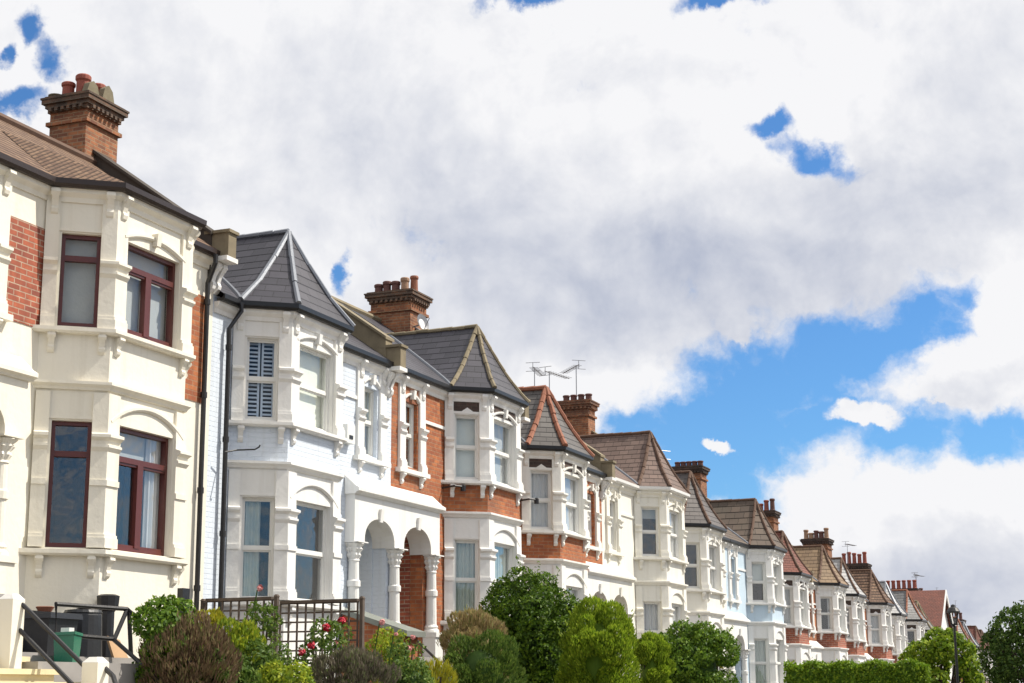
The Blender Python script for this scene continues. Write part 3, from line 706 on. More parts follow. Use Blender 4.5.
# gabled house that breaks the row
def gabled_house(x0, x1, zt, zE, lab):
    Hh = empty('gabled_house', ((x0+x1)/2, 12, zE-6), lab, 'house', None); xm = (x0+x1)/2
    mb = MB(); mb.loft([[(x0+.1, y, zE-6), (x1-.1, y, zE-6), (x1-.1, y, zE), (xm, y, zt-.08), (x0+.1, y, zE)] for y in (12.1, 19)]); mb.build('wall', M['white'], Hh)
    mb = MB()
    for a, b in ((x0-.15, xm), (x1+.15, xm)):
        za = zE-.12; mb.hexa([(a, 11.9, za), (b, 11.9, zt-.07), (b, 19.1, zt-.07), (a, 19.1, za)], [(a, 11.9, za+.07), (b, 11.9, zt), (b, 19.1, zt), (a, 19.1, za+.07)])
    mb.build('roof', M['redtile'], Hh)
    for a in (x0-.17, x1+.17):
        mb = MB(); mb.hexa([(a, 11.84, zE-.36), (xm, 11.84, zt-.26), (xm, 11.89, zt-.26), (a, 11.89, zE-.36)], [(a, 11.84, zE-.1), (xm, 11.84, zt+.01), (xm, 11.89, zt+.01), (a, 11.89, zE-.1)]); mb.build('bargeboard', M['white'], Hh)
    F = Frame((x0, 12.1), (x1, 12.1)); W = x1-x0
    for z in (zE-1.1, zE-3.6):
        mb = MB(); mb.fbox(F, W/2-.8, W/2+.8, .0, .05, z-.7, z+.7); f = mb.build('window', M['sash'], Hh)
        mb = MB(); mb.fbox(F, W/2-.72, W/2-.03, .05, .055, z-.62, z+.62); mb.fbox(F, W/2+.03, W/2+.72, .05, .055, z-.62, z+.62); mb.build('pane', M['glass_blind'], f)
    return Hh
gabled_house(88.0, 92.6, 5.3, 3.35, 'far house with red tiled gable roof and white bargeboards')
far = [(92.7, 1, .95, 'redtile', 'brownhip'), (101.4, -1, .95, 'darkslate', 'terracotta'), (101.4, 1, .8, 'greyslate', 'lead'), (110.4, -1, .75, 'redtile', 'brownhip'), (110.4, 1, .6, 'browntile', 'brownhip'), (119.4, -1, .5, 'redtile', 'brownhip'), (119.4, 1, .3, 'darkslate', 'lead'), (128.4, -1, .2, 'redtile', 'brownhip')]
FARL = ['farthest row house with red bay roof right after the gabled house', 'distant house with dark slates and orange hips beyond the gabled one', 'distant house with grey slates and lead hips behind lime green tree', 'distant red roofed house above the lime green tree',
        'distant brown roofed house between the lamp post and the dark tree', 'distant red roofed house beside a brown roof near the dark tree', 'distant dark slate roof house close to the dark tree', 'last red roofed house of the row before the dark tree']
FH = []
for (ax, s, L, rf, hp_), lb in zip(far, FARL):
    FH.append(house(dict(ax=ax, s=s, w=4.4, L=L, uc=1.5, hf=.7, cant=.5, fw=.9, trim='white', wall='orange_brick', apron='red_brick', roof=rf, hip=hp_, near=False, parapet=s > 0, win=['none', 'net', 'none', 'net', 'none'], label=lb)))

# chimneys stand on the party walls, each counted to the house on its left
ch = chimney(H1, AX[1], 14.75, 15.42, 7.2, 8.94, M['brown_brick'], M['sooty'],
    [(-.22, 14.98, .36, .1, 'pot_red', .24), (.16, 14.98, .34, .1, 'pot_red', .3), (-.26, 15.22, .26, .09, 'pot_red', 0), (.1, 15.25, .22, .09, 'pot_red', 0), (-.24, 15.46, .1, .1, 'cement', 0)])
mb = MB(); mb.tube([(AX[1]+.36, 15.05, 8.98), (AX[1]+.36, 15.05, 9.1), (AX[1]+.72, 15.15, 9.2)], .012, 5); mb.build('tv_aerial', M['wire'], ch)
ch = chimney(H3, AX[3], 14.85, 15.8, 6.4, 8.5, M['brown_brick'], M['sooty'],
    [(.05, 14.98, .4, .09, 'terracotta', 0), (-.1, 15.13, .34, .085, 'pot_buff', 0), (-.1, 15.35, .28, .09, 'pot_dark', 0), (-.1, 15.56, .3, .085, 'pot_dark', 0), (-.1, 15.76, .25, .09, 'pot_dark', 0)])
dish = MB(); c = Vector((AX[3]-.3, 14.62, 7.75)); nrm = Vector((-.35, -.9, .3)).normalized(); t1 = nrm.cross(Vector((0, 0, 1))).normalized(); t2 = nrm.cross(t1)
dish.loft([[c+(t1*math.cos(a)*.8+t2*math.sin(a))*r+nrm*h for a in [2*math.pi*i/16 for i in range(16)]] for r, h in ((.02, -.03), (.12, -.015), (.2, .03), (.2, .036), (.1, -.005))], smooth=True)
dish.tube([c, c+nrm*-.1, (AX[3]-.28, 14.86, 7.68)], .015, 6); dish.tube([c-t2*-.18, c+nrm*.24], .008, 5); dish.build('satellite_dish', M['wire'], ch)
ch = chimney(H5, AX[5]-.12, 14.8, 15.65, 6.0, 7.92, M['brown_brick'], M['brown_brick'], [(0, 14.88+i*.22, .2, .085, 'pot_dark', 0) for i in range(4)], hw=.28)
aerial(ch, AX[5]-.6, 16.3, 7.0, 1.9, 0, R(10)); aerial(ch, AX[5]-.36, 15.95, 7.2, 1.6, 0, R(-10)); aerial(ch, AX[5]+.05, 15.3, 7.7, 1.3, 0, R(40))
ch = chimney(H7, AX[7], 14.8, 15.75, 5.4, 7.5, M['brown_brick'], M['dark_brick'], [(0, 14.9+i*.2, .2, .09, 'pot_dark', 0) for i in range(5)], hw=.38)
aerial(ch, AX[7]-.9, 16.4, 6.0, 2.1, 1, R(-30)); 
aerial(H7, AX[7]+.9, 15.4, 5.6, 2.0, 2, R(20))
ch = chimney(H9, AX[9], 14.75, 15.7, 5.0, 7.0, M['brown_brick'], M['dark_brick'], [(0, 14.87+i*.24, (.5, .45, .32, .5)[i], .1, ('pot_dark', 'pot_red', 'pot_red', 'pot_dark')[i], 0) for i in range(4)], hw=.4)
ch = chimney(H11, AX[11], 14.7, 15.8, 4.6, 6.75, M['brown_brick'], M['dark_brick'], [(0, 14.82+i*.23, (.5, .35, .4, .3, .45)[i], .11, ('pot_buff', 'pot_dark', 'pot_dark', 'pot_buff', 'pot_buff')[i], 0) for i in range(5)], hw=.5)
ch = chimney(H13, AX[13], 14.7, 16.3, 4.3, 6.3, M['dark_brick'], M['dark_brick'], [(0, 14.85+i*.26, (.6, .5, .56, .62, .56)[i], .105, 'pot_red', 0) for i in range(5)], hw=.45)
aerial(ch, AX[13]-.5, 15.6, 5.6, 1.7, 0, R(-10))
ch = chimney(FH[0], 96.0, 14.2, 16.9, 4.0, 5.75, M['dark_brick'], M['dark_brick'], pots(0, 14.35, 7, 'pot_red', .5, .115), hw=.5)
aerial(ch, 98.5, 14.6, 4.4, 2.3, 0, R(-15))
for k, (hh, zt) in enumerate(((FH[2], 5.6), (FH[4], 5.3), (FH[6], 4.9))):
    X = (101.4, 110.4, 119.4)[k]; c_ = chimney(hh, X, 14.6, 16.3, zt-2, zt, M['dark_brick'], M['dark_brick'], pots(0, 14.8, 4, 'pot_dark', .5, .12), hw=.5)
    aerial(c_, X+.8, 15.2, zt-1, 2.4, 2 if k else 0, 0.)

# rainwater pipes, alarm box, cables, roof lights
def pipe(parent, X, zt, zb, off=.07, neck=.0, mat='gutter'):
    mb = MB(); y = YM-off; pts = [(X+neck, YM-.2, zt+.12), (X+neck, YM-.2, zt), (X, y, zt-.28), (X, y, zb)]
    mb.tube(pts, .036, 8)
    z = zt-.6
    while z > zb: mb.lathe((X, y), [(.048, z), (.048, z+.08)], 8); z -= 1.35
    return mb.build('downpipe', M[mat], parent)
pipe(H1, AX[1]-.26, 6.05, 0, .07, -.02, 'gutter'); pipe(H2, AX[1]+.33, 5.5, -.2, .08, .12); pipe(H3, AX[3]-.28, 5.4, -.2, .07, 0); pipe(H5, AX[5]-.25, 4.7, -1); pipe(H7, AX[7]-.25, 4.2, -1.5, .07, 0, 'gutter')
mb = MB(); mb.box(23.55, 23.83, YM-.12, YM, 4.05, 4.36); ab = mb.build('alarm_box', M['alarm'], H2)
mb = MB(); mb.box(23.62, 23.74, YM-.13, YM-.119, 4.12, 4.18); mb.build('alarm_lens', M['binblack'], ab)
mb = MB(); p = [at(225, 452, 12.5), at(237, 450, 12.42), at(255, 449.5, 12.15), at(259, 447, 12.12), at(260, 445, 12.1)]; mb.tube(p, .012, 5); mb.build('cable', M['blackpipe'], H2)
mb = MB(); mb.box(18.95, 19.12, YM-.1, YM, 1.0, 1.42); mb.build('meter_box', M['binblack'], H1)
mb = MB(); c = at(108, 603, 11.85); mb.tube([(c.x, c.y, c.z-1.0), (c.x, c.y, c.z)], .085, 10); mb.lathe((c.x, c.y), [(.09, c.z-.1), (.13, c.z-.04), (.14, c.z+.08), (.09, c.z+.1)], 10); mb.build('soil_pipe', M['blackpipe'], H1)
for k, (px, py, Y) in enumerate(((440, 478, 12.45), (505, 496, 12.1))):
    mb = MB(); c = Vector((27.55, 12.5, 3.75)) if k == 0 else Vector((AX[3]+.25, 12.5, 3.9))
    mb.tube([c+Vector((0, .18, .0)), c+Vector((0, -.1, .03)), c+Vector((.18, -.16, .03))], .02, 6); mb.lathe((c.x+.22, c.y-.17), [(.05, c.z-.05), (.055, c.z+.05), (.03, c.z+.07)], 8)
    mb.build('wall_lamp', M['blackpipe'], H3 if k == 0 else H4)
def skylight(parent, x0, x1, ya, yb, L):
    z = lambda y: L+zmain(y)+.05
    mb = MB()
    for (p, q, r, t) in ((x0, x1, ya, ya+.07), (x0, x1, yb-.07, yb), (x0, x0+.07, ya+.07, yb-.07), (x1-.07, x1, ya+.07, yb-.07)):
        mb.hexa([(p, r, z(r)-.06), (q, r, z(r)-.06), (q, t, z(t)-.06), (p, t, z(t)-.06)], [(p, r, z(r)+.05), (q, r, z(r)+.05), (q, t, z(t)+.05), (p, t, z(t)+.05)])
    f = mb.build('skylight', M['gutter'], parent)
    mb = MB(); mb.hexa([(x0+.07, ya+.07, z(ya+.07)-.03), (x1-.07, ya+.07, z(ya+.07)-.03), (x1-.07, yb-.07, z(yb-.07)-.03), (x0+.07, yb-.07, z(yb-.07)-.03)],
                       [(x0+.07, ya+.07, z(ya+.07)+.01), (x1-.07, ya+.07, z(ya+.07)+.01), (x1-.07, yb-.07, z(yb-.07)+.01), (x0+.07, yb-.07, z(yb-.07)+.01)]); mb.build('pane', M['glass'], f)
skylight(H3, 25.9, 26.9, 13.5, 14.7, 3.83); skylight(H3, 27.3, 28.3, 14.3, 15.2, 3.83)

# ------------------------------------------------------------------ ground, road, pavement
LV = [(-60, 8.2), (17, 4.33), (25, 3.83), (37, 3.24), (47.8, 2.65), (58.6, 2.08), (68.8, 1.88), (78.7, 1.55), (87, 1.1), (125, -.4), (400, -.4)]
def lev(X): return float(np.interp(X, [a for a, b in LV], [b for a, b in LV]))
def sheet(name, ys, zf, mat, xs, kind='structure'):
    mb = MB()
    P = [[(x, y, zf(x, y)) for y in ys] for x in xs]
    for i in range(len(xs)-1):
        for j in range(len(ys)-1): mb.face([P[i][j], P[i+1][j], P[i+1][j+1], P[i][j+1]])
    o = mb.build(name, mat); return tag(o, None, None, None, kind)
def zg(X, Y):
    b = g(X)
    if Y <= 8.7: return b-.01
    e = lev(X)-4.0; s = b+.7
    if Y <= 9: return b+(s-b)*(Y-8.7)/.3
    if Y <= 12.7: return s+(e-s)*(Y-9)/3.7
    return e if Y < 40 else e-2
XS = [-3000, -300, -60] + list(range(-30, 132, 3)) + [160, 400, 3500]
M['soil'] = plain('garden_soil', (.09, .065, .045), .95, var=.6, scale=2); M['asphalt'] = plain('asphalt', (.05, .05, .052), .9, var=.4, scale=3); M['paving'] = plain('paving_slabs', (.24, .23, .215), .9, var=.35, scale=2)
M['kerb'] = plain('granite_kerb', (.28, .27, .26), .85)
sheet('ground', [-3000, -40, -3, 8.7, 9.0, 10.5, 12.7, 20, 60, 3500], zg, M['soil'], XS)
XR = [-60] + list(range(-30, 132, 3)) + [300]
sheet('road', [1.6, 6.6], lambda x, y: g(x)+.004, M['asphalt'], XR)
for a, b in ((-1.2, 1.45), (6.75, 8.68)): sheet('pavement', [a, b], lambda x, y: g(x)+.13, M['paving'], XR)
for a in (1.45, 6.6):
    mb = MB()
    for x0, x1 in zip(XR, XR[1:]):
        mb.hexa([(x0, a, g(x0)-.1), (x1, a, g(x1)-.1), (x1, a+.15, g(x1)-.1), (x0, a+.15, g(x0)-.1)], [(x0, a, g(x0)+.134), (x1, a, g(x1)+.134), (x1, a+.15, g(x1)+.134), (x0, a+.15, g(x0)+.134)])
    tag(mb.build('kerb', M['kerb']), None, None, None, 'structure')
for x in range(-20, 120, 6):
    pass
mb = MB()
for x in range(-20, 120, 6):
    x1 = x+3; mb.face([(x, 4.05, g(x)+.008), (x1, 4.05, g(x1)+.008), (x1, 4.17, g(x1)+.008), (x, 4.17, g(x)+.008)])
tag(mb.build('road_marking', plain('white_road_paint', (.7, .7, .68), .7)), None, None, None, 'structure')

# ------------------------------------------------------------------ plants
def leafmesh(name, C, Dv, Nv, ln, wd, mat, parent, core=None):
    """C centres, Dv leaf axis, Nv approx leaf normal; ln, wd arrays -> one mesh of small bent leaves"""
    n = len(C); ln = np.broadcast_to(ln, n)[:, None]; wd = np.broadcast_to(wd, n)[:, None]
    Dv = Dv/np.linalg.norm(Dv, axis=1, keepdims=True); S = np.cross(Dv, Nv); S /= np.maximum(np.linalg.norm(S, axis=1, keepdims=True), 1e-6); Q = np.cross(S, Dv)
    V = np.stack([C-Dv*ln*.5, C+S*wd*.5+Q*ln*.08, C+Dv*ln*.5-Q*ln*.08, C-S*wd*.5+Q*ln*.08], 1).reshape(-1, 3)
    rnd = rng.random(n); nf = n; loops = np.arange(4*n)
    starts = np.arange(0, 4*n, 4); tot = np.full(n, 4)
    if core is not None:
        cv, cf = core; off = len(V); V = np.vstack([V, cv])
        loops = np.concatenate([loops, (np.array(cf)+off).ravel()]); k = len(cf)
        starts = np.concatenate([starts, 4*n+np.arange(0, 4*k, 4)]); tot = np.concatenate([tot, np.full(k, 4)]); rnd = np.concatenate([rnd, np.zeros(k)]); nf += k
    lo, hi = V.min(0), V.max(0); loc = Vector(((lo[0]+hi[0])/2, (lo[1]+hi[1])/2, lo[2]))
    me = bpy.data.meshes.new(name); me.vertices.add(len(V)); me.vertices.foreach_set('co', (V-np.array(loc)).ravel())
    me.loops.add(len(loops)); me.loops.foreach_set('vertex_index', loops.astype(np.int32))
    me.polygons.add(nf); me.polygons.foreach_set('loop_start', starts.astype(np.int32))
    at_ = me.attributes.new('rnd', 'FLOAT', 'FACE'); at_.data.foreach_set('value', rnd.astype(np.float32))
    me.update(calc_edges=True); me.validate(); me.materials.append(mat)
    o = bpy.data.objects.new(name, me); COL.objects.link(o)
    pl = Vector((0, 0, 0))
    if parent: o.parent = parent; pl = WLOC[parent.name]
    o.location = loc-pl; WLOC[o.name] = loc; return o
def unit(n):
    v = rng.normal(size=(n, 3)); return v/np.linalg.norm(v, axis=1, keepdims=True)
def ball(c, r, nu=18, nv=10):
    vs = []; fs = []
    for j in range(nv+1):
        for i in range(nu):
            t, p = 2*math.pi*i/nu, math.pi*j/nv; k = 1+.08*math.sin(3*t+j)+.06*math.cos(5*t-2*j)
            vs.append((c[0]+r[0]*k*math.sin(p)*math.cos(t), c[1]+r[1]*k*math.sin(p)*math.sin(t), c[2]+r[2]*math.cos(p)))
    for j in range(nv):
        for i in range(nu): fs.append((j*nu+i, j*nu+(i+1) % nu, (j+1)*nu+(i+1) % nu, (j+1)*nu+i))
    return np.array(vs), fs
def clumps(c, r, k, lr, taper=0., low=-.9, barrel=0.):
    """lump centres spread over an ellipsoid (taper > 0 narrows towards the top)"""
    u = unit(k*3); u = u[u[:, 2] > low][:k]; s = .66+.16*rng.random((len(u), 1)); P = u*s
    if barrel:
        b = P[:, 2] < .1; h = np.linalg.norm(P[b, :2], axis=1, keepdims=True); P[b, :2] *= (s[b]*(.86+.14*rng.random(h.shape)))/np.maximum(h, .15); P[b, 2] = .1-rng.random(b.sum())*barrel
    if taper: P[:, :2] *= 1-taper*np.clip(P[:, 2:3], 0, 1)
    return np.array(c)+P*np.array(r), lr*min(r)*(.75+.5*rng.random(len(u)))
def lump_leaves(cc, cr, n, shell=.25):
    idx = rng.choice(len(cc), n, p=cr**2/np.sum(cr**2)); u = unit(n); P = cc[idx]+u*(cr[idx]*(1-shell*rng.random(n)**1.5+.06*rng.normal(size=n)))[:, None]
    keep = np.ones(n, bool)
    for c, r in zip(cc, cr): keep &= np.linalg.norm(P-c, axis=1) > r*.72
    return P[keep], u[keep]
def bush(name, label, cat, px, ytop, wpx, Y, rz, mat, n=6000, leaf=.055, lw=.55, style='round', k=40, lr=.34, group=None, taper=0., core=True, depth=1.):
    """stands in the garden at street depth Y; rz: half height"""
    top = at(px, ytop, Y); d = FWD.dot(top); rx = wpx/2*d/F_PX; c = (top.x, Y, top.z-rz); r = (rx*.98, rx*depth*.98, rz)
    base = zg(c[0], Y); o = empty(name, (c[0], Y, min(base, c[2]-rz)), label, cat, group)
    cc, cr = clumps(c, r, int(k*1.3), lr, taper, -.9, 1.5); P, u = lump_leaves(cc, cr, int(n*1.7))
    ns = max(4, n//420); si = rng.choice(len(P), ns); sp = []; su = []
    for i in si:
        o_ = (P[i]-np.array(c))/np.array(r); o_ = o_/max(1e-6, np.linalg.norm(o_))*.8+np.array((0, 0, .9))+rng.normal(size=3)*.35; o_ /= np.linalg.norm(o_); ll = min(r)*(.08+.22*rng.random())
        q = int(4+ll/leaf*2.2)
        for t in np.linspace(0, 1, q): sp.append(P[i]+o_*ll*t+rng.normal(size=3)*leaf*.22); su.append(o_)
    P = np.vstack([P, np.array(sp)]); u = np.vstack([u, np.array(su)])
    m = len(P); out = (P-np.array(c))/np.array(r); out /= np.maximum(np.linalg.norm(out, axis=1, keepdims=True), 1e-6)
    if style == 'round': D = unit(m)+out*.5+np.array((0, 0, .2)); Nn = out+u*.5+unit(m)*.7
    elif style == 'conifer': D = out*.8+np.array((0, 0, 1.1))+unit(m)*.45; Nn = unit(m)+out*.4
    else: D = np.array((0, 0, 1.))+out*.5+unit(m)*.35; Nn = unit(m)
    leafmesh('foliage', P, D, Nn, leaf*(.7+.6*rng.random(m)), leaf*lw*(.7+.6*rng.random(m)), mat, o, ball((c[0], c[1], c[2]-r[2]*.2), (r[0]*.5*(1-taper*.3), r[1]*.5*(1-taper*.3), r[2]*.75)) if core else None)
    st = MB()
    for i in range(5):
        a = random.random()*6.28; b = Vector((c[0], Y, min(base, c[2]-rz)-.05)); st.tube([b+Vector((math.cos(a)*.05, math.sin(a)*.05, 0)), b.lerp(Vector(c), .6)+Vector((math.cos(a)*.15*rx, math.sin(a)*.15*rx, 0)), Vector(c)+Vector((math.cos(a)*.4*rx, math.sin(a)*.4*rx, rz*.3))], [.025, .02, .012], 5)
    st.build('stem', M['bark'], o); return o
M['bark'] = plain('bark', (.09, .065, .05), .95, var=.6, scale=8)
LM = dict(
    dark=leafmat('dark_glossy_leaf', [(.038, .085, .008), (.085, .165, .012), (.19, .29, .022)], .38, .5),
    bright=leafmat('bright_conifer_leaf', [(.14, .235, .018), (.29, .42, .026), (.48, .58, .05)], .42, .6),
    laurel=leafmat('laurel_leaf', [(.06, .13, .014), (.125, .23, .02), (.25, .37, .035)], .38, .5),
    lime=leafmat('lime_green_leaf', [(.11, .20, .018), (.22, .33, .024), (.40, .48, .04)], .42, .5),
    yellow=leafmat('yellow_leaf', [(.30, .27, .02), (.46, .42, .025), (.30, .36, .04)], .4, .5),
    yellowgreen=leafmat('yellow_green_leaf', [(0.165, 0.255, 0.022), (0.300, 0.390, 0.030), (0.540, 0.555, 0.045)], .4, .5),
    green=leafmat('mid_green_leaf', [(.06, .12, .02), (.12, .20, .03), (.22, .29, .055)], .38, .55),
    heather=leafmat('brown_heather_twig', [(.13, .08, .048), (.25, .165, .095), (.20, .20, .07)], .2, .8),
    lavender=leafmat('grey_lavender_twig', [(.12, .10, .075), (.22, .185, .13), (.15, .20, .06)], .25, .8),
    tan=leafmat('straw_coloured_leaf', [(0.330, 0.240, 0.120), (0.480, 0.360, 0.165), (0.225, 0.270, 0.075)], .3, .7),
    treedark=leafmat('dark_tree_leaf', [(.035, .075, .015), (.075, .14, .022), (.15, .22, .04)], .35, .55),
    hedge=leafmat('privet_leaf', [(.10, .20, .014), (.19, .31, .02), (.34, .46, .035)], .35, .45),
)
B = bush
SH = 'shrubs in the sloping front gardens'
B('heather_bush', 'large brown heather bush beside the grey landing at left', 'bush', 192, 612, 108, 9.5, .62, LM['heather'], 11000, .08, .2, 'up', 60, .26, core=False)
B('evergreen_shrub', 'glossy green shrub topping the brown heather bush at left', 'shrub', 170, 599, 72, 9.75, .4, LM['laurel'], 6000, .055, .6, 'round', 26, .36)
B('broom_shrub', 'small bright yellow shrub in front of pale blue house wall', 'shrub', 212, 607, 30, 10.6, .2, LM['yellow'], 1500, .05, .4, 'up', 16, .4)
B('spirea_shrub', 'yellow green loose shrub by left end of the trellis', 'shrub', 236, 618, 62, 10.15, .45, LM['yellowgreen'], 3500, .06, .45, 'up', 28, .34)
B('leafy_shrub', 'mid green shrub growing under the trellis centre post', 'shrub', 262, 640, 74, 9.8, .5, LM['green'], 3800, .06, .5, 'round', 28, .34)
B('lavender_bush', 'wide grey brown lavender bush below the red roses', 'bush', 352, 648, 112, 9.3, .4, LM['lavender'], 9500, .075, .18, 'up', 50, .26, core=False)
B('leafy_shrub', 'low dark green shrub left of the lavender', 'shrub', 222, 656, 70, 9.35, .4, LM['green'], 3200, .06, .5, 'round', 24, .36)
B('leafy_shrub', 'small green shrub between heather bush and lavender', 'shrub', 285, 660, 60, 9.3, .35, LM['yellowgreen'], 2600, .06, .5, 'round', 22, .36)
B('leafy_shrub', 'low green shrub right of the lavender below yellow climber', 'shrub', 412, 657, 60, 9.25, .35, LM['green'], 2800, .055, .5, 'round', 24, .36)
B('leafy_shrub', 'loose green shrub breaking through the right side of brown heather', 'shrub', 222, 638, 44, 9.25, .4, LM['green'], 1800, .07, .5, 'round', 16, .38, core=False)
B('yellow_fern', 'yellow spiky plant in front of the tan shrub', 'plant', 434, 661, 42, 9.4, .3, LM['yellow'], 1300, .12, .14, 'up', 18, .36, core=False)
B('straw_shrub', 'tan feathery shrub by the orange brick bay', 'shrub', 474, 611, 70, 10.4, .42, LM['tan'], 8000, .09, .2, 'up', 30, .34)
B('cypress_shrub', 'soft green low conifer below the tan shrub', 'shrub', 482, 634, 84, 9.8, .5, LM['green'], 11000, .06, .3, 'conifer', 34, .33)
B('round_bush', 'large dark green rounded bush in front of orange brick bay', 'bush', 531, 567, 120, 10.5, 1.3, LM['dark'], 36000, .07, .55, 'round', 95, .25)
B('clipped_conifer', 'taller bright green clipped conifer right of the dark round bush', 'bush', 597, 592, 88, 8.9, 1.1, LM['bright'], 44000, .06, .36, 'conifer', 90, .24, taper=.12, group=None)
B('clipped_conifer', 'smaller bright green clipped conifer beside the laurel', 'bush', 650, 628, 46, 9.2, .9, LM['bright'], 18000, .06, .36, 'conifer', 40, .3, taper=.12)
B('laurel_bush', 'broad mid green laurel bush in front of cream bay', 'bush', 688, 619, 108, 10.2, .95, LM['laurel'], 22000, .085, .5, 'round', 80, .26)
B('golden_shrub', 'small patch of golden leaves beside the laurel bush', 'shrub', 717, 642, 16, 9.9, .2, LM['yellow'], 500, .07, .5, 'round', 8, .5)
# yellow leaved climber on the brick flank wall
B('climbing_plant', 'yellow green climber on brick wall by the white porch column', 'plant', 388, 627, 44, 11.2, .4, LM['yellowgreen'], 1500, .06, .5, 'round', 22, .36, core=False)

M['rose_red'] = plain('red_petal', (.55, .015, .04), .6, var=.3); M['rose_pink'] = plain('pink_petal', (.75, .32, .30), .6, var=.2)
def rose(name, label, blooms, px, ytop, wpx, Y, rz, nl):
    o = B(name, label, 'rose bush', px, ytop, wpx, Y, rz, LM['green'], nl, .06, .6, 'round', 24, .34, core=False)
    for bx, by, r, mt in blooms:
        c = at(bx, by, Y-.12); mb = MB(); rr = r*.62*FWD.dot(c)/F_PX
        for q in range(34):
            d = Vector(unit(1)[0]); a = d.cross(Vector((.3, .2, .9))).normalized(); b = d.cross(a); k = rr*(.55+.45*random.random()); p = c+d*k*.85; t = Vector((random.random()-.5, random.random()-.5, random.random()-.5))*rr*.4
            mb.face([p-a*rr*.4, p-b*rr*.35+t*.4, p+a*rr*.4+t, p+b*rr*.45+d*rr*.15])
        mb.build('rose_bloom', M[mt], o)
        mb = MB(); mb.tube([c+Vector((.02, .05, -.02)), c+Vector((0, .1, -.35)), (c.x+.03, Y, c.z-.8)], .009, 5); mb.build('stem', LM['green'], o)
rose('rose_bush', 'rose bush with deep red blooms in front of trellis', [(327, 627, 8, 'rose_red'), (342, 621, 8, 'rose_red'), (311, 645, 8, 'rose_red'), (302, 652, 7, 'rose_red'), (336, 643, 4, 'rose_pink')], 328, 618, 66, 10.0, .5, 1500)
rose('rose_bush', 'rose bush with pale pink blooms beside the flank wall', [(382, 622, 6, 'rose_pink'), (413, 637, 5, 'rose_pink'), (409, 648, 6, 'rose_pink'), (396, 634, 4, 'rose_pink')], 405, 634, 46, 10.3, .4, 700)
rose('rose_bush', 'tall thin rose bush with one pink bloom above the trellis', [(260, 588, 6, 'rose_pink')], 262, 594, 40, 10.9, .45, 700)

# hedge between two front gardens
def hedge(label, X, y0, y1, zt, th):
    o = empty('clipped_hedge', (X, (y0+y1)/2, zg(X, (y0+y1)/2)), label, 'hedge'); n = 14000; zb = zt-1.4
    P = np.empty((n, 3)); f = rng.random(n); Nn = np.zeros((n, 3))
    P[:, 0] = X+(rng.random(n)-.5)*th; P[:, 1] = y0+(y1-y0)*rng.random(n); P[:, 2] = zb+(zt-zb)*rng.random(n)
    a = f < .45; P[a, 2] = zt+.05*np.sin(P[a, 1]*7)+.05*rng.normal(size=a.sum()); Nn[a, 2] = 1
    b = (f >= .45) & (f < .8); P[b, 0] = X-th/2+.05*rng.normal(size=b.sum()); Nn[b, 0] = -1
    c = f >= .8; P[c, 1] = y0+.05*rng.normal(size=c.sum()); Nn[c, 1] = -1
    D = unit(n)+Nn*.5+np.array((0, 0, .5)); mb = MB(); mb.box(X-th/2+.06, X+th/2-.06, y0+.06, y1-.06, zb, zt-.06)
    leafmesh('foliage', P, D, Nn+unit(n)*.8, .09*(.7+.6*rng.random(n)), .05, LM['hedge'], o, (np.array(mb.v), mb.f)); return o
hedge('clipped green hedge running from the white houses towards the street tree', 47.6, 6.95, 10.9, .73, .7)

# street trees
def tree(label, px, ytop, wpx, Y, rz, mat, n, leaf, k, lr, name='street_tree'):
    top = at(px, ytop, Y); d = FWD.dot(top); rx = wpx/2*d/F_PX; c = np.array((top.x, Y, top.z-rz)); base = zg(top.x, Y)
    o = empty(name, (top.x, Y, base), label, 'tree')
    cc, cr = clumps(c, (rx, rx, rz), k, lr); P, u = lump_leaves(cc, cr, n, .45); m = len(P)
    leafmesh('crown', P, unit(m)+u*.4+np.array((0, 0, -.3)), u+unit(m)*.9, leaf*(.7+.6*rng.random(m)), leaf*.6, mat, o)
    mb = MB(); b = Vector((top.x, Y, base)); cv = Vector(c)
    mb.tube([b, b.lerp(cv, .5), cv-Vector((0, 0, rz*.3))], [.2, .15, .1], 9); mb.build('trunk', M['bark'], o)
    mb = MB()
    for q in cc[:22]:
        s = cv-Vector((0, 0, rz*(.3+.5*random.random()))); q = Vector(q); mb.tube([s, s.lerp(q, .5)+Vector((0, 0, .1)), q], [.07, .045, .02], 6)
    mb.build('limbs', M['bark'], o); return o
tree('lime green street tree behind the lamp post', 938, 617, 84, 7.9, 2.3, LM['lime'], 22000, .17, 60, .28)
tree('dark green tree at the right edge of the row', 1030, 599, 100, 4.3, 1.7, LM['treedark'], 30000, .12, 90, .25)
tree('distant dark tree rising past the last roofs', 992, 634, 30, 12, 2.2, LM['treedark'], 2500, .35, 20, .4, 'distant_tree')

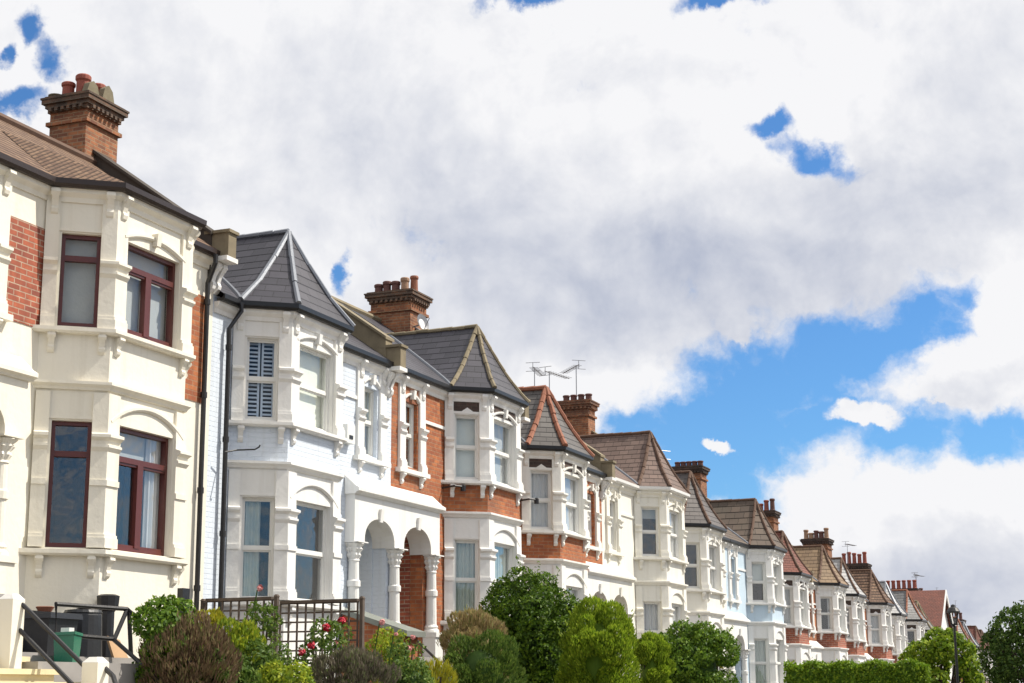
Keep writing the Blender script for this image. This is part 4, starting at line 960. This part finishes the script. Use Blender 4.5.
# ------------------------------------------------------------------ street and garden furniture
lp = at(953, 606, 6.6); gz = g(lp.x)+.13
o = empty('street_lamp', (lp.x, lp.y, gz), 'black lantern street lamp in front of the lime green tree', 'street lamp')
mb = MB(); mb.lathe((lp.x, lp.y), [(.14, gz), (.14, gz+.25), (.08, gz+.32), (.08, gz+1.2), (.05, gz+1.25), (.036, lp.z-.62), (.09, lp.z-.6), (.05, lp.z-.55)], 12); mb.build('post', M['rail'], o)
mb = MB(); x, y, z = lp
for i in range(4):
    a = math.pi/4+i*math.pi/2; mb.tube([(x+.1*math.cos(a), y+.1*math.sin(a), z-.55), (x+.17*math.cos(a), y+.17*math.sin(a), z-.2)], .018, 5)
mb.lathe((x, y), [(.11, z-.57), (.11, z-.53)], 4, False); mb.lathe((x, y), [(.2, z-.2), (.2, z-.16), (.14, z-.06), (.08, z-.03), (.06, z+.03), (.02, z+.05)], 12, False); mb.build('lantern', M['rail'], o)
mb = MB(); mb.lathe((x, y), [(.08, z-.53), (.145, z-.2)], 4, False); mb.build('lantern_glass', M['glass_blind'], o)

# trellis along the boundary between first two gardens
o = empty('garden_trellis', (19.45, 11.3, .2), 'brown square lattice trellis behind the roses', 'trellis')
def lattice(y0, y1, zb, zt, X):
    mb = MB(); n = max(2, round((y1-y0)/.125)); m = max(2, round((zt-zb)/.125))
    for i in range(n+1): yy = y0+(y1-y0)*i/n; mb.box(X-.012, X+.012, yy-.01, yy+.01, zb, zt)
    for j in range(m+1): zz = zb+(zt-zb)*j/m; mb.box(X+.013, X+.035, y0, y1, zz-.011, zz+.011)
    mb.box(X-.03, X+.05, y0, y1, zt+.001, zt+.04)
    mb.build('lattice_panel', M['gardenwood'], o)
lattice(11.46, 12.5, .2, 1.26, 19.45); lattice(10.16, 11.33, .2, 1.2, 19.45)
for yy, zt in ((11.4, 1.36), (10.1, 1.3), (12.56, 1.33)):
    mb = MB(); mb.box(19.43, 19.49, yy-.024, yy+.024, -.3, zt-.06); mb.hexa([(19.42, yy-.032, zt-.06), (19.5, yy-.032, zt-.06), (19.5, yy+.032, zt-.06), (19.42, yy+.032, zt-.06)], [(19.44, yy-.015, zt-.03), (19.48, yy-.015, zt-.03), (19.48, yy+.015, zt-.03), (19.44, yy+.015, zt-.03)]); mb.build('post', M['gardenwood'], o)

# brick flank wall with sloping coping beside the porch steps
o = empty('flank_wall', (23.9, 12.0, .0), 'low brick wall with grey green sloping coping beside porch steps', 'wall')
zc = lambda y: .92+(y-11.5)*.32
mb = MB(); mb.loft([[(23.6, y, -.6), (24.1, y, -.6), (24.1, y, zc(y)), (23.6, y, zc(y))] for y in (11.5, 12.6)]); mb.build('brickwork', M['orange_brick'], o)
mb = MB(); mb.loft([[(23.5, y, zc(y)+.002), (24.2, y, zc(y)+.002), (24.2, y, zc(y)+.09), (23.5, y, zc(y)+.09)] for y in (11.4, 12.64)]); mb.build('coping', M['copper'], o)
# hand rail of the shared steps
o = empty('hand_rail', (25.4, 11.2, .0), 'thin black hand rail sloping down the porch steps', 'handrail')
mb = MB(); a, b = at(404, 628, 12.2), at(437, 660, 11.0); mb.tube([a, b, b+Vector((0, 0, -.6))], .022, 7); mb.build('top_rail', M['rail'], o)
mb = MB(); a2, b2 = at(412, 648, 11.8), at(420, 662, 11.4); mb.tube([a2, b2], .016, 6); mb.build('lower_rail', M['rail'], o)

# landing with bins at the cream house
o = empty('garden_landing', (14.2, 10.6, -.4), 'grey concrete landing in front of the cream house', 'landing')
mb = MB(); mb.box(12.6, 17.2, 10.45, 11.25, -.6, .39); mb.box(12.6, 16.2, 9.9, 10.449, -.6, at(68, 663, 10.25).z-.002); mb.build('slab', M['slab'], o)
st = empty('garden_steps', (12.0, 9.8, -1), 'cream painted steps at the bottom left corner', 'steps')
for i, (za, y1) in enumerate(((.36, 10.4), (.24, 10.05), (.12, 9.7), (0., 9.35), (-.12, 9.0))):
    mb = MB(); mb.box(10.6, 12.62+.003*i, y1-.32, y1, -1.2, za-.05); mb.box(10.55, 12.66+.003*i, y1-.36, y1-.001, za-.049, za); mb.build('step', M['stepcream'], st)
def pillar(label, px, ytop, Y, h, r):
    c = at(px, ytop, Y); o = empty('gate_pillar', (c.x, c.y, c.z-h), label, 'pillar', 'square cream pillars of the garden steps')
    mb = MB(); mb.box(c.x-r, c.x+r, Y-r, Y+r, c.z-h, c.z-.05); mb.build('shaft', M['cream'], o)
    mb = MB(); mb.hexa([(c.x-r, Y-r, c.z-.049), (c.x+r, Y-r, c.z-.049), (c.x+r, Y+r, c.z-.049), (c.x-r, Y+r, c.z-.049)], [(c.x-r*.5, Y-r*.5, c.z), (c.x+r*.5, Y-r*.5, c.z), (c.x+r*.5, Y+r*.5, c.z), (c.x-r*.5, Y+r*.5, c.z)]); mb.build('cap', M['offwhite'], o); return c
c1 = pillar('taller cream square pillar at the left edge', 12, 594, 10.0, .9, .085); c2 = pillar('lower cream square pillar at the bottom', 96, 657, 9.2, .8, .085)
o = empty('stair_rail', tuple(c1), 'black iron rails running down between the two cream pillars', 'railing')
for a, b in (((19, 603), (86, 668)), ((17, 629), (72, 684))):
    mb = MB(); p, q = at(*a, 9.95), at(*b, 9.3); mb.tube([p, p.lerp(q, .06)+Vector((0, 0, .015)), q], .022, 7); mb.build('rail', M['rail'], o)
mb = MB(); p, q = at(-20, 600, 10.3), at(4, 603, 10.05); mb.tube([p, q], .02, 6); mb.build('rail', M['rail'], o)
o = empty('landing_rail', tuple(at(90, 640, 10.3)), 'black iron railing with bent top rail in front of the bins', 'railing')
for pts in (((56, 640, 10.45), (56, 604, 10.45), (127, 609, 10.3), (148, 626, 10.0), (190, 662, 9.3)), ((56, 634, 10.45), (113, 639, 10.3), (148, 670, 9.8), (165, 690, 9.5)), ((127, 610, 10.3), (114, 640, 10.3)), ((129, 610, 10.29), (131, 655, 10.29)), ((101, 664, 9.2), (113, 676, 9.0), (118, 692, 8.9))):
    mb = MB(); mb.tube([at(*p) for p in pts], .024, 7); mb.build('rail', M['rail'], o)
# bins
c = at(44, 612, 11.45); x, y, zt = c; zb = zt-.95
o = empty('wheelie_bin', (x, y, zb), 'black wheelie bin by the cream bay wall', 'bin')
mb = MB(); mb.hexa([(x-.19, y-.2, zb+.06), (x+.19, y-.2, zb+.06), (x+.19, y+.22, zb+.06), (x-.19, y+.22, zb+.06)], [(x-.25, y-.27, zt-.08), (x+.25, y-.27, zt-.08), (x+.25, y+.27, zt-.08), (x-.25, y+.27, zt-.08)]); mb.build('body', M['binblack'], o)
mb = MB(); mb.hexa([(x-.28, y-.31, zt-.079), (x+.28, y-.31, zt-.079), (x+.28, y+.3, zt-.079), (x-.28, y+.3, zt-.079)], [(x-.27, y-.3, zt-.02), (x+.27, y-.3, zt-.02), (x+.22, y+.26, zt+.03), (x-.22, y+.26, zt+.03)]); mb.build('lid', M['binblack'], o)
mb = MB(); mb.tube([(x-.22, y+.3, zt-.1), (x-.22, y+.36, zt-.02), (x+.22, y+.36, zt-.02), (x+.22, y+.3, zt-.1)], .018, 6); mb.build('handle', M['binblack'], o)
for sx in (-1, 1): mb = MB(); mb.loft([[(x+sx*.23+dx, y+.24+.09*math.cos(a), zb+.09+.09*math.sin(a)) for a in [i*math.pi/7 for i in range(14)]] for dx in (0, .05)]); mb.build('wheel', M['binblack'], o)
c = at(44, 611, 11.45); mb = MB(); mb.lathe((c.x-.05, c.y-.05), [(.07, zt+.0), (.1, zt+.05), (.09, zt+.055), (.07, zt+.03)], 12); tag(mb.build('plant_saucer', M['terracotta']), 'terracotta saucer lying on the wheelie bin lid', 'saucer')
c = at(83, 613, 11.5); x, y, zt = c; zb = zt-.85
o = empty('compost_bin', (x, y, zb), 'black round compost bin behind the green box', 'bin')
mb = MB(); mb.lathe((x, y), [(.25, zb), (.235, zb+.3), (.21, zt-.03), (.2, zt)], 20); mb.build('body', M['binblack'], o)
mb = MB(); mb.lathe((x, y), [(.215, zt+.001), (.2, zt+.03), (.08, zt+.045), (.05, zt+.06)], 20); mb.build('lid', M['binblack'], o)
mb = MB(); mb.lathe((x-.02, y-.05), [(.07, zt+.06), (.1, zt+.09), (.09, zt+.09), (.07, zt+.07)], 12); tag(mb.build('plant_saucer', M['terracotta']), 'terracotta saucer lying on the round compost bin', 'saucer')
c = at(68, 633, 10.25); x, y, zt = c; zb = at(68, 663, 10.25).z
o = empty('recycling_box', (x, y, zb), 'green plastic recycling box on the grey landing', 'box')
mb = MB(); w_, d_ = .3, .19; F_ = Frame((x-w_, y-d_), (x+w_, y-d_+.25))
def rb(z, k): return [(x+(sx*w_*k)*.8-(sy*d_*k)*.45*-1, y+sy*d_*k+sx*w_*k*.45, z) for sx, sy in ((-1, -1), (1, -1), (1, 1), (-1, 1))]
mb.loft([rb(zb, .86), rb(zt-.03, .98)], caps=True); mb.loft([rb(zt-.029, 1.06), rb(zt, 1.06), rb(zt, .94), rb(zt-.1, .92)], caps=False); mb.build('tub', M['bingreen'], o)
mb = MB(); mb.box(x-.05, x+.03, y-.05, y+.05, zt-.1, zt+.05); tag(mb.build('milk_carton', M['alarm']), 'small white carton poking out of the green box', 'carton')
c = at(121, 636, 11.3); mb = MB(); mb.hexa([(c.x-.14, c.y-.03, .4), (c.x+.14, c.y-.03, .4), (c.x+.14, c.y+.0, .4), (c.x-.14, c.y+.0, .4)], [(c.x-.12, c.y+.1, c.z), (c.x+.12, c.y+.1, c.z-.04), (c.x+.12, c.y+.13, c.z-.04), (c.x-.12, c.y+.13, c.z)])
tag(mb.build('cardboard_sheet', M['cardboard']), 'folded brown cardboard leaning on the wall by the black pipe', 'cardboard')
# low arched iron railing by the hedge
o = empty('iron_railing', tuple(at(800, 683, 11.0)), 'low black railing in front of the clipped hedge', 'railing')
pa, pb = at(788, 679, 11.1), at(812, 681, 10.6); mb = MB(); mb.tube([pa, pa.lerp(pb, .5)+Vector((0, 0, .05)), pb], .03, 6)
for i in range(9): q = pa.lerp(pb, i/8); mb.tube([q+Vector((0, 0, .02)), q-Vector((0, 0, .9))], .014, 5)
mb.build('bars', M['rail'], o)

# ------------------------------------------------------------------ sky and sun
SUN_AZ, SUN_EL = R(57), R(50)              # clockwise from the street direction (+X), and above the horizon
sd = Vector((math.cos(SUN_AZ)*math.cos(SUN_EL), -math.sin(SUN_AZ)*math.cos(SUN_EL), math.sin(SUN_EL)))
sl = bpy.data.lights.new('sun', 'SUN'); so = bpy.data.objects.new('sun', sl); COL.objects.link(so)
sl.energy = 4.6; sl.angle = R(.5); sl.color = (1, .94, .84)
so.rotation_euler = sd.to_track_quat('Z', 'Y').to_euler(); so.location = (20, -30, 60)

W = bpy.data.worlds.new('World'); scn.world = W; W.use_nodes = True; nt = W.node_tree; L = nt.links
bg = nt.nodes['Background']; bg.inputs['Strength'].default_value = .1
sky = nt.nodes.new('ShaderNodeTexSky'); sky.sky_type = 'NISHITA'; sky.sun_disc = False; sky.sun_elevation = SUN_EL; sky.sun_rotation = math.atan2(sd.x, sd.y)
sky.air_density = 1.0; sky.dust_density = .3; sky.ozone_density = 2.0
FH_ = Vector((ca, sa, 0)); tc = nt.nodes.new('ShaderNodeTexCoord').outputs['Generated']
def dot(v):
    n = nt.nodes.new('ShaderNodeVectorMath'); n.operation = 'DOT_PRODUCT'; L.new(tc, n.inputs[0]); n.inputs[1].default_value = v; return n.outputs['Value']
az = mathn(nt, 'ARCTAN2', dot(RIGHT), dot(FH_)); el = mathn(nt, 'ARCSINE', dot((0, 0, 1)))
cb = nt.nodes.new('ShaderNodeCombineXYZ'); L.new(mathn(nt, 'MULTIPLY', az, F_PX), cb.inputs[0]); L.new(mathn(nt, 'MULTIPLY', el, F_PX), cb.inputs[1]); P0 = cb.outputs[0]
def azel(x, y):
    if x > 4000: return ((x-4000)/360*2*math.pi*F_PX, y/360*2*math.pi*F_PX)      # degrees of azimuth + 4000, degrees of height
    d = ray(x, y).normalized(); return (math.atan2(d.dot(RIGHT), d.dot(FH_))*F_PX, math.asin(d.z)*F_PX)
def vadd(a, b, scale=None):
    n = nt.nodes.new('ShaderNodeVectorMath'); n.operation = 'ADD'; L.new(a, n.inputs[0])
    if isinstance(b, tuple): n.inputs[1].default_value = b
    else: L.new(b, n.inputs[1])
    return n.outputs[0]
def cnoise(vec, size, detail, rough, dist=0., off=(0, 0, 0), color=False):
    n = nt.nodes.new('ShaderNodeTexNoise'); n.inputs['Scale'].default_value = 1./size; n.inputs['Detail'].default_value = detail; n.inputs['Roughness'].default_value = rough; n.inputs['Distortion'].default_value = dist
    L.new(vadd(vec, off), n.inputs['Vector']); return n.outputs['Color' if color else 'Fac']
wn = nt.nodes.new('ShaderNodeVectorMath'); wn.operation = 'SUBTRACT'; L.new(cnoise(P0, 70, 6, .6, 0, (300, 40, 9), True), wn.inputs[0]); wn.inputs[1].default_value = (.5, .5, .5)
ws = nt.nodes.new('ShaderNodeVectorMath'); ws.operation = 'SCALE'; L.new(wn.outputs[0], ws.inputs[0]); ws.inputs['Scale'].default_value = 75
PW_ = vadd(P0, ws.outputs[0])
def blob(x, y, rx, ry, rot=0., soft=.55, vec=None):
    c = azel(x, y); m = nt.nodes.new('ShaderNodeMapping'); m.vector_type = 'TEXTURE'
    m.inputs['Location'].default_value = (c[0], c[1], 0); m.inputs['Rotation'].default_value = (0, 0, R(rot)); m.inputs['Scale'].default_value = (rx, ry, 1e6)
    L.new(vec or PW_, m.inputs[0]); ln = nt.nodes.new('ShaderNodeVectorMath'); ln.operation = 'LENGTH'; L.new(m.outputs[0], ln.inputs[0])
    return maprange(nt, ln.outputs['Value'], 1-soft, 1+soft, 1, 0, True)
def union(bs):
    r = bs[0]
    for b in bs[1:]: r = mathn(nt, 'MAXIMUM', r, b)
    return r
CLEAR = [(810, 425, 90, 32, 5), (740, 450, 70, 40, -10), (690, 430, 120, 40, 20), (790, 375, 110, 50, 14), (860, 350, 95, 40, 12), (925, 330, 60, 45, 30), (760, 430, 120, 45, 8), (900, 430, 70, 32, 0), (985, 430, 60, 32, -8), (700, 470, 90, 30, -25), (640, 430, 40, 22, 0), (965, 300, 30, 20, 0), (690, 480, 75, 35, 0), (960, 400, 50, 40, 0)]
HOLES = [(772, 122, 24, 11, 0), (812, 150, 36, 17, -30), (530, 1, 42, 11, 0), (722, 1, 44, 9, 0), (48, 58, 14, 24, 25), (22, 100, 26, 14, 20), (4, 55, 9, 12, 0), (340, 272, 9, 18, -30), (30, 22, 14, 16, 0)]
BEHIND = [(x, y, rx, ry, 0) for x, y, rx, ry in ((1750, 430, 190, 60), (1950, 250, 260, 90), (2300, 420, 240, 100), (2600, 150, 300, 120), (1500, 100, 160, 60), (2900, 450, 220, 120), (3300, 300, 300, 160), (4134, 12, 420, 200), (4156, 8, 420, 230), (4160, 24, 520, 220), (4175, 8, 300, 160), (3885, 20, 300, 200)) if x > 0]
CLOUD = [(985, 372, 60, 34, 16), (1010, 330, 36, 44, 30), (945, 392, 30, 12, 0), (862, 415, 34, 11, -5), (715, 445, 16, 9, 0), (735, 328, 20, 10, 0)]
clear = mathn(nt, 'MAXIMUM', mathn(nt, 'MAXIMUM', union([blob(*b, soft=.85) for b in CLEAR]), mathn(nt, 'MULTIPLY', union([blob(*b, soft=.75) for b in BEHIND]), .68)), mathn(nt, 'MULTIPLY', union([blob(*b, soft=.95) for b in HOLES]), .98)); cloud = union([blob(*b, soft=.4) for b in CLOUD])
clear = mathn(nt, 'MULTIPLY', clear, mathn(nt, 'SUBTRACT', 1., cloud))
n1 = cnoise(P0, 150, 9, .6, .25, (55, 810, 3))
n1b = cnoise(P0, 150, 5, .6, .25, (55+14, 810+20, 3))
n3 = cnoise(PW_, 34, 6, .6, 0, (700, 33, 5))
vo = nt.nodes.new('ShaderNodeTexVoronoi'); vo.feature = 'SMOOTH_F1'; vo.voronoi_dimensions = '2D'; vo.normalize = True
for k_, v_ in (('Scale', 1/62.), ('Detail', 3.), ('Roughness', .55), ('Lacunarity', 2.2), ('Smoothness', .6)): vo.inputs[k_].default_value = v_
wb = nt.nodes.new('ShaderNodeVectorMath'); wb.operation = 'SCALE'; L.new(wn.outputs[0], wb.inputs[0]); wb.inputs['Scale'].default_value = 40
L.new(vadd(vadd(P0, wb.outputs[0]), (900, 400, 0)), vo.inputs['Vector']); bil = mathn(nt, 'SUBTRACT', .36, vo.outputs['Distance'])
n2 = cnoise(P0, 230, 5, .55, .4, (1500, 70, 30))
dens = mathn(nt, 'ADD', mathn(nt, 'SUBTRACT', 1.05, mathn(nt, 'MULTIPLY', clear, 1.2)), mathn(nt, 'MULTIPLY', mathn(nt, 'SUBTRACT', n1, .5), 1.5))
dens = mathn(nt, 'ADD', dens, mathn(nt, 'MULTIPLY', mathn(nt, 'SUBTRACT', n3, .5), .85))
dens = mathn(nt, 'ADD', dens, mathn(nt, 'MULTIPLY', bil, .9))
alpha = maprange(nt, dens, .08, .82, 0, 1, True)
DARK = [(690, 285, 260, 70, 6, .8, .62), (520, 250, 160, 70, -20, .8, .42), (860, 215, 190, 60, 8, .8, .46), (330, 130, 120, 80, -30, .8, .30), (430, 190, 90, 60, 0, .8, .28), (950, 110, 70, 60, 0, .8, .28), (920, 585, 170, 40, 0, .7, .52), (990, 560, 90, 36, 0, .8, .46), (900, 525, 110, 18, 0, .8, .25), (985, 385, 45, 14, 10, .7, .35), (660, 60, 90, 30, 0, .8, .1), (160, 60, 60, 80, 20, .8, .16), (590, 300, 90, 50, 0, .8, .2), (150, 190, 120, 60, 0, .9, .22)]
dark = None
for (x, y, rx, ry, rot, sf, amt) in DARK:
    b = mathn(nt, 'MULTIPLY', blob(x, y, rx, ry, rot, sf), amt); dark = b if dark is None else mathn(nt, 'MAXIMUM', dark, b)
light = union([blob(*b) for b in [(835, 485, 80, 34, -15, .8), (985, 345, 50, 45, 20, .8), (900, 470, 70, 24, 0, .8), (625, 395, 90, 22, 0, .8), (1000, 480, 60, 26, 0, .8), (780, 500, 40, 30, 0, .8)]])
shade = mathn(nt, 'ADD', mathn(nt, 'SUBTRACT', dark, mathn(nt, 'MULTIPLY', light, .32)), mathn(nt, 'MULTIPLY', mathn(nt, 'SUBTRACT', n2, .49), .7))
shade = mathn(nt, 'ADD', shade, mathn(nt, 'MULTIPLY', mathn(nt, 'SUBTRACT', n3, .5), -.16))
shade = mathn(nt, 'ADD', shade, mathn(nt, 'MULTIPLY', bil, -.3))
shade = mathn(nt, 'ADD', shade, mathn(nt, 'MULTIPLY', mathn(nt, 'SUBTRACT', n1b, n1), 1.0), None, True)
ccol = mix(nt, shade, (7.55, 7.55, 7.7), (2.65, 3.1, 4.3))
skyc = mix(nt, 1., sky.outputs[0], (.47, .80, 1.12), 'MULTIPLY')
L.new(mix(nt, alpha, skyc, ccol), bg.inputs['Color'])

scn.view_settings.view_transform = 'Standard'; scn.view_settings.look = 'None'; scn.view_settings.exposure = .3; scn.view_settings.gamma = 1
W.cycles.sampling_method = 'NONE'
scn.render.engine = 'CYCLES'; scn.cycles.max_bounces = 6; scn.cycles.diffuse_bounces = 3; scn.cycles.glossy_bounces = 3; scn.cycles.transparent_max_bounces = 16
scn.render.resolution_x = 1024; scn.render.resolution_y = 683
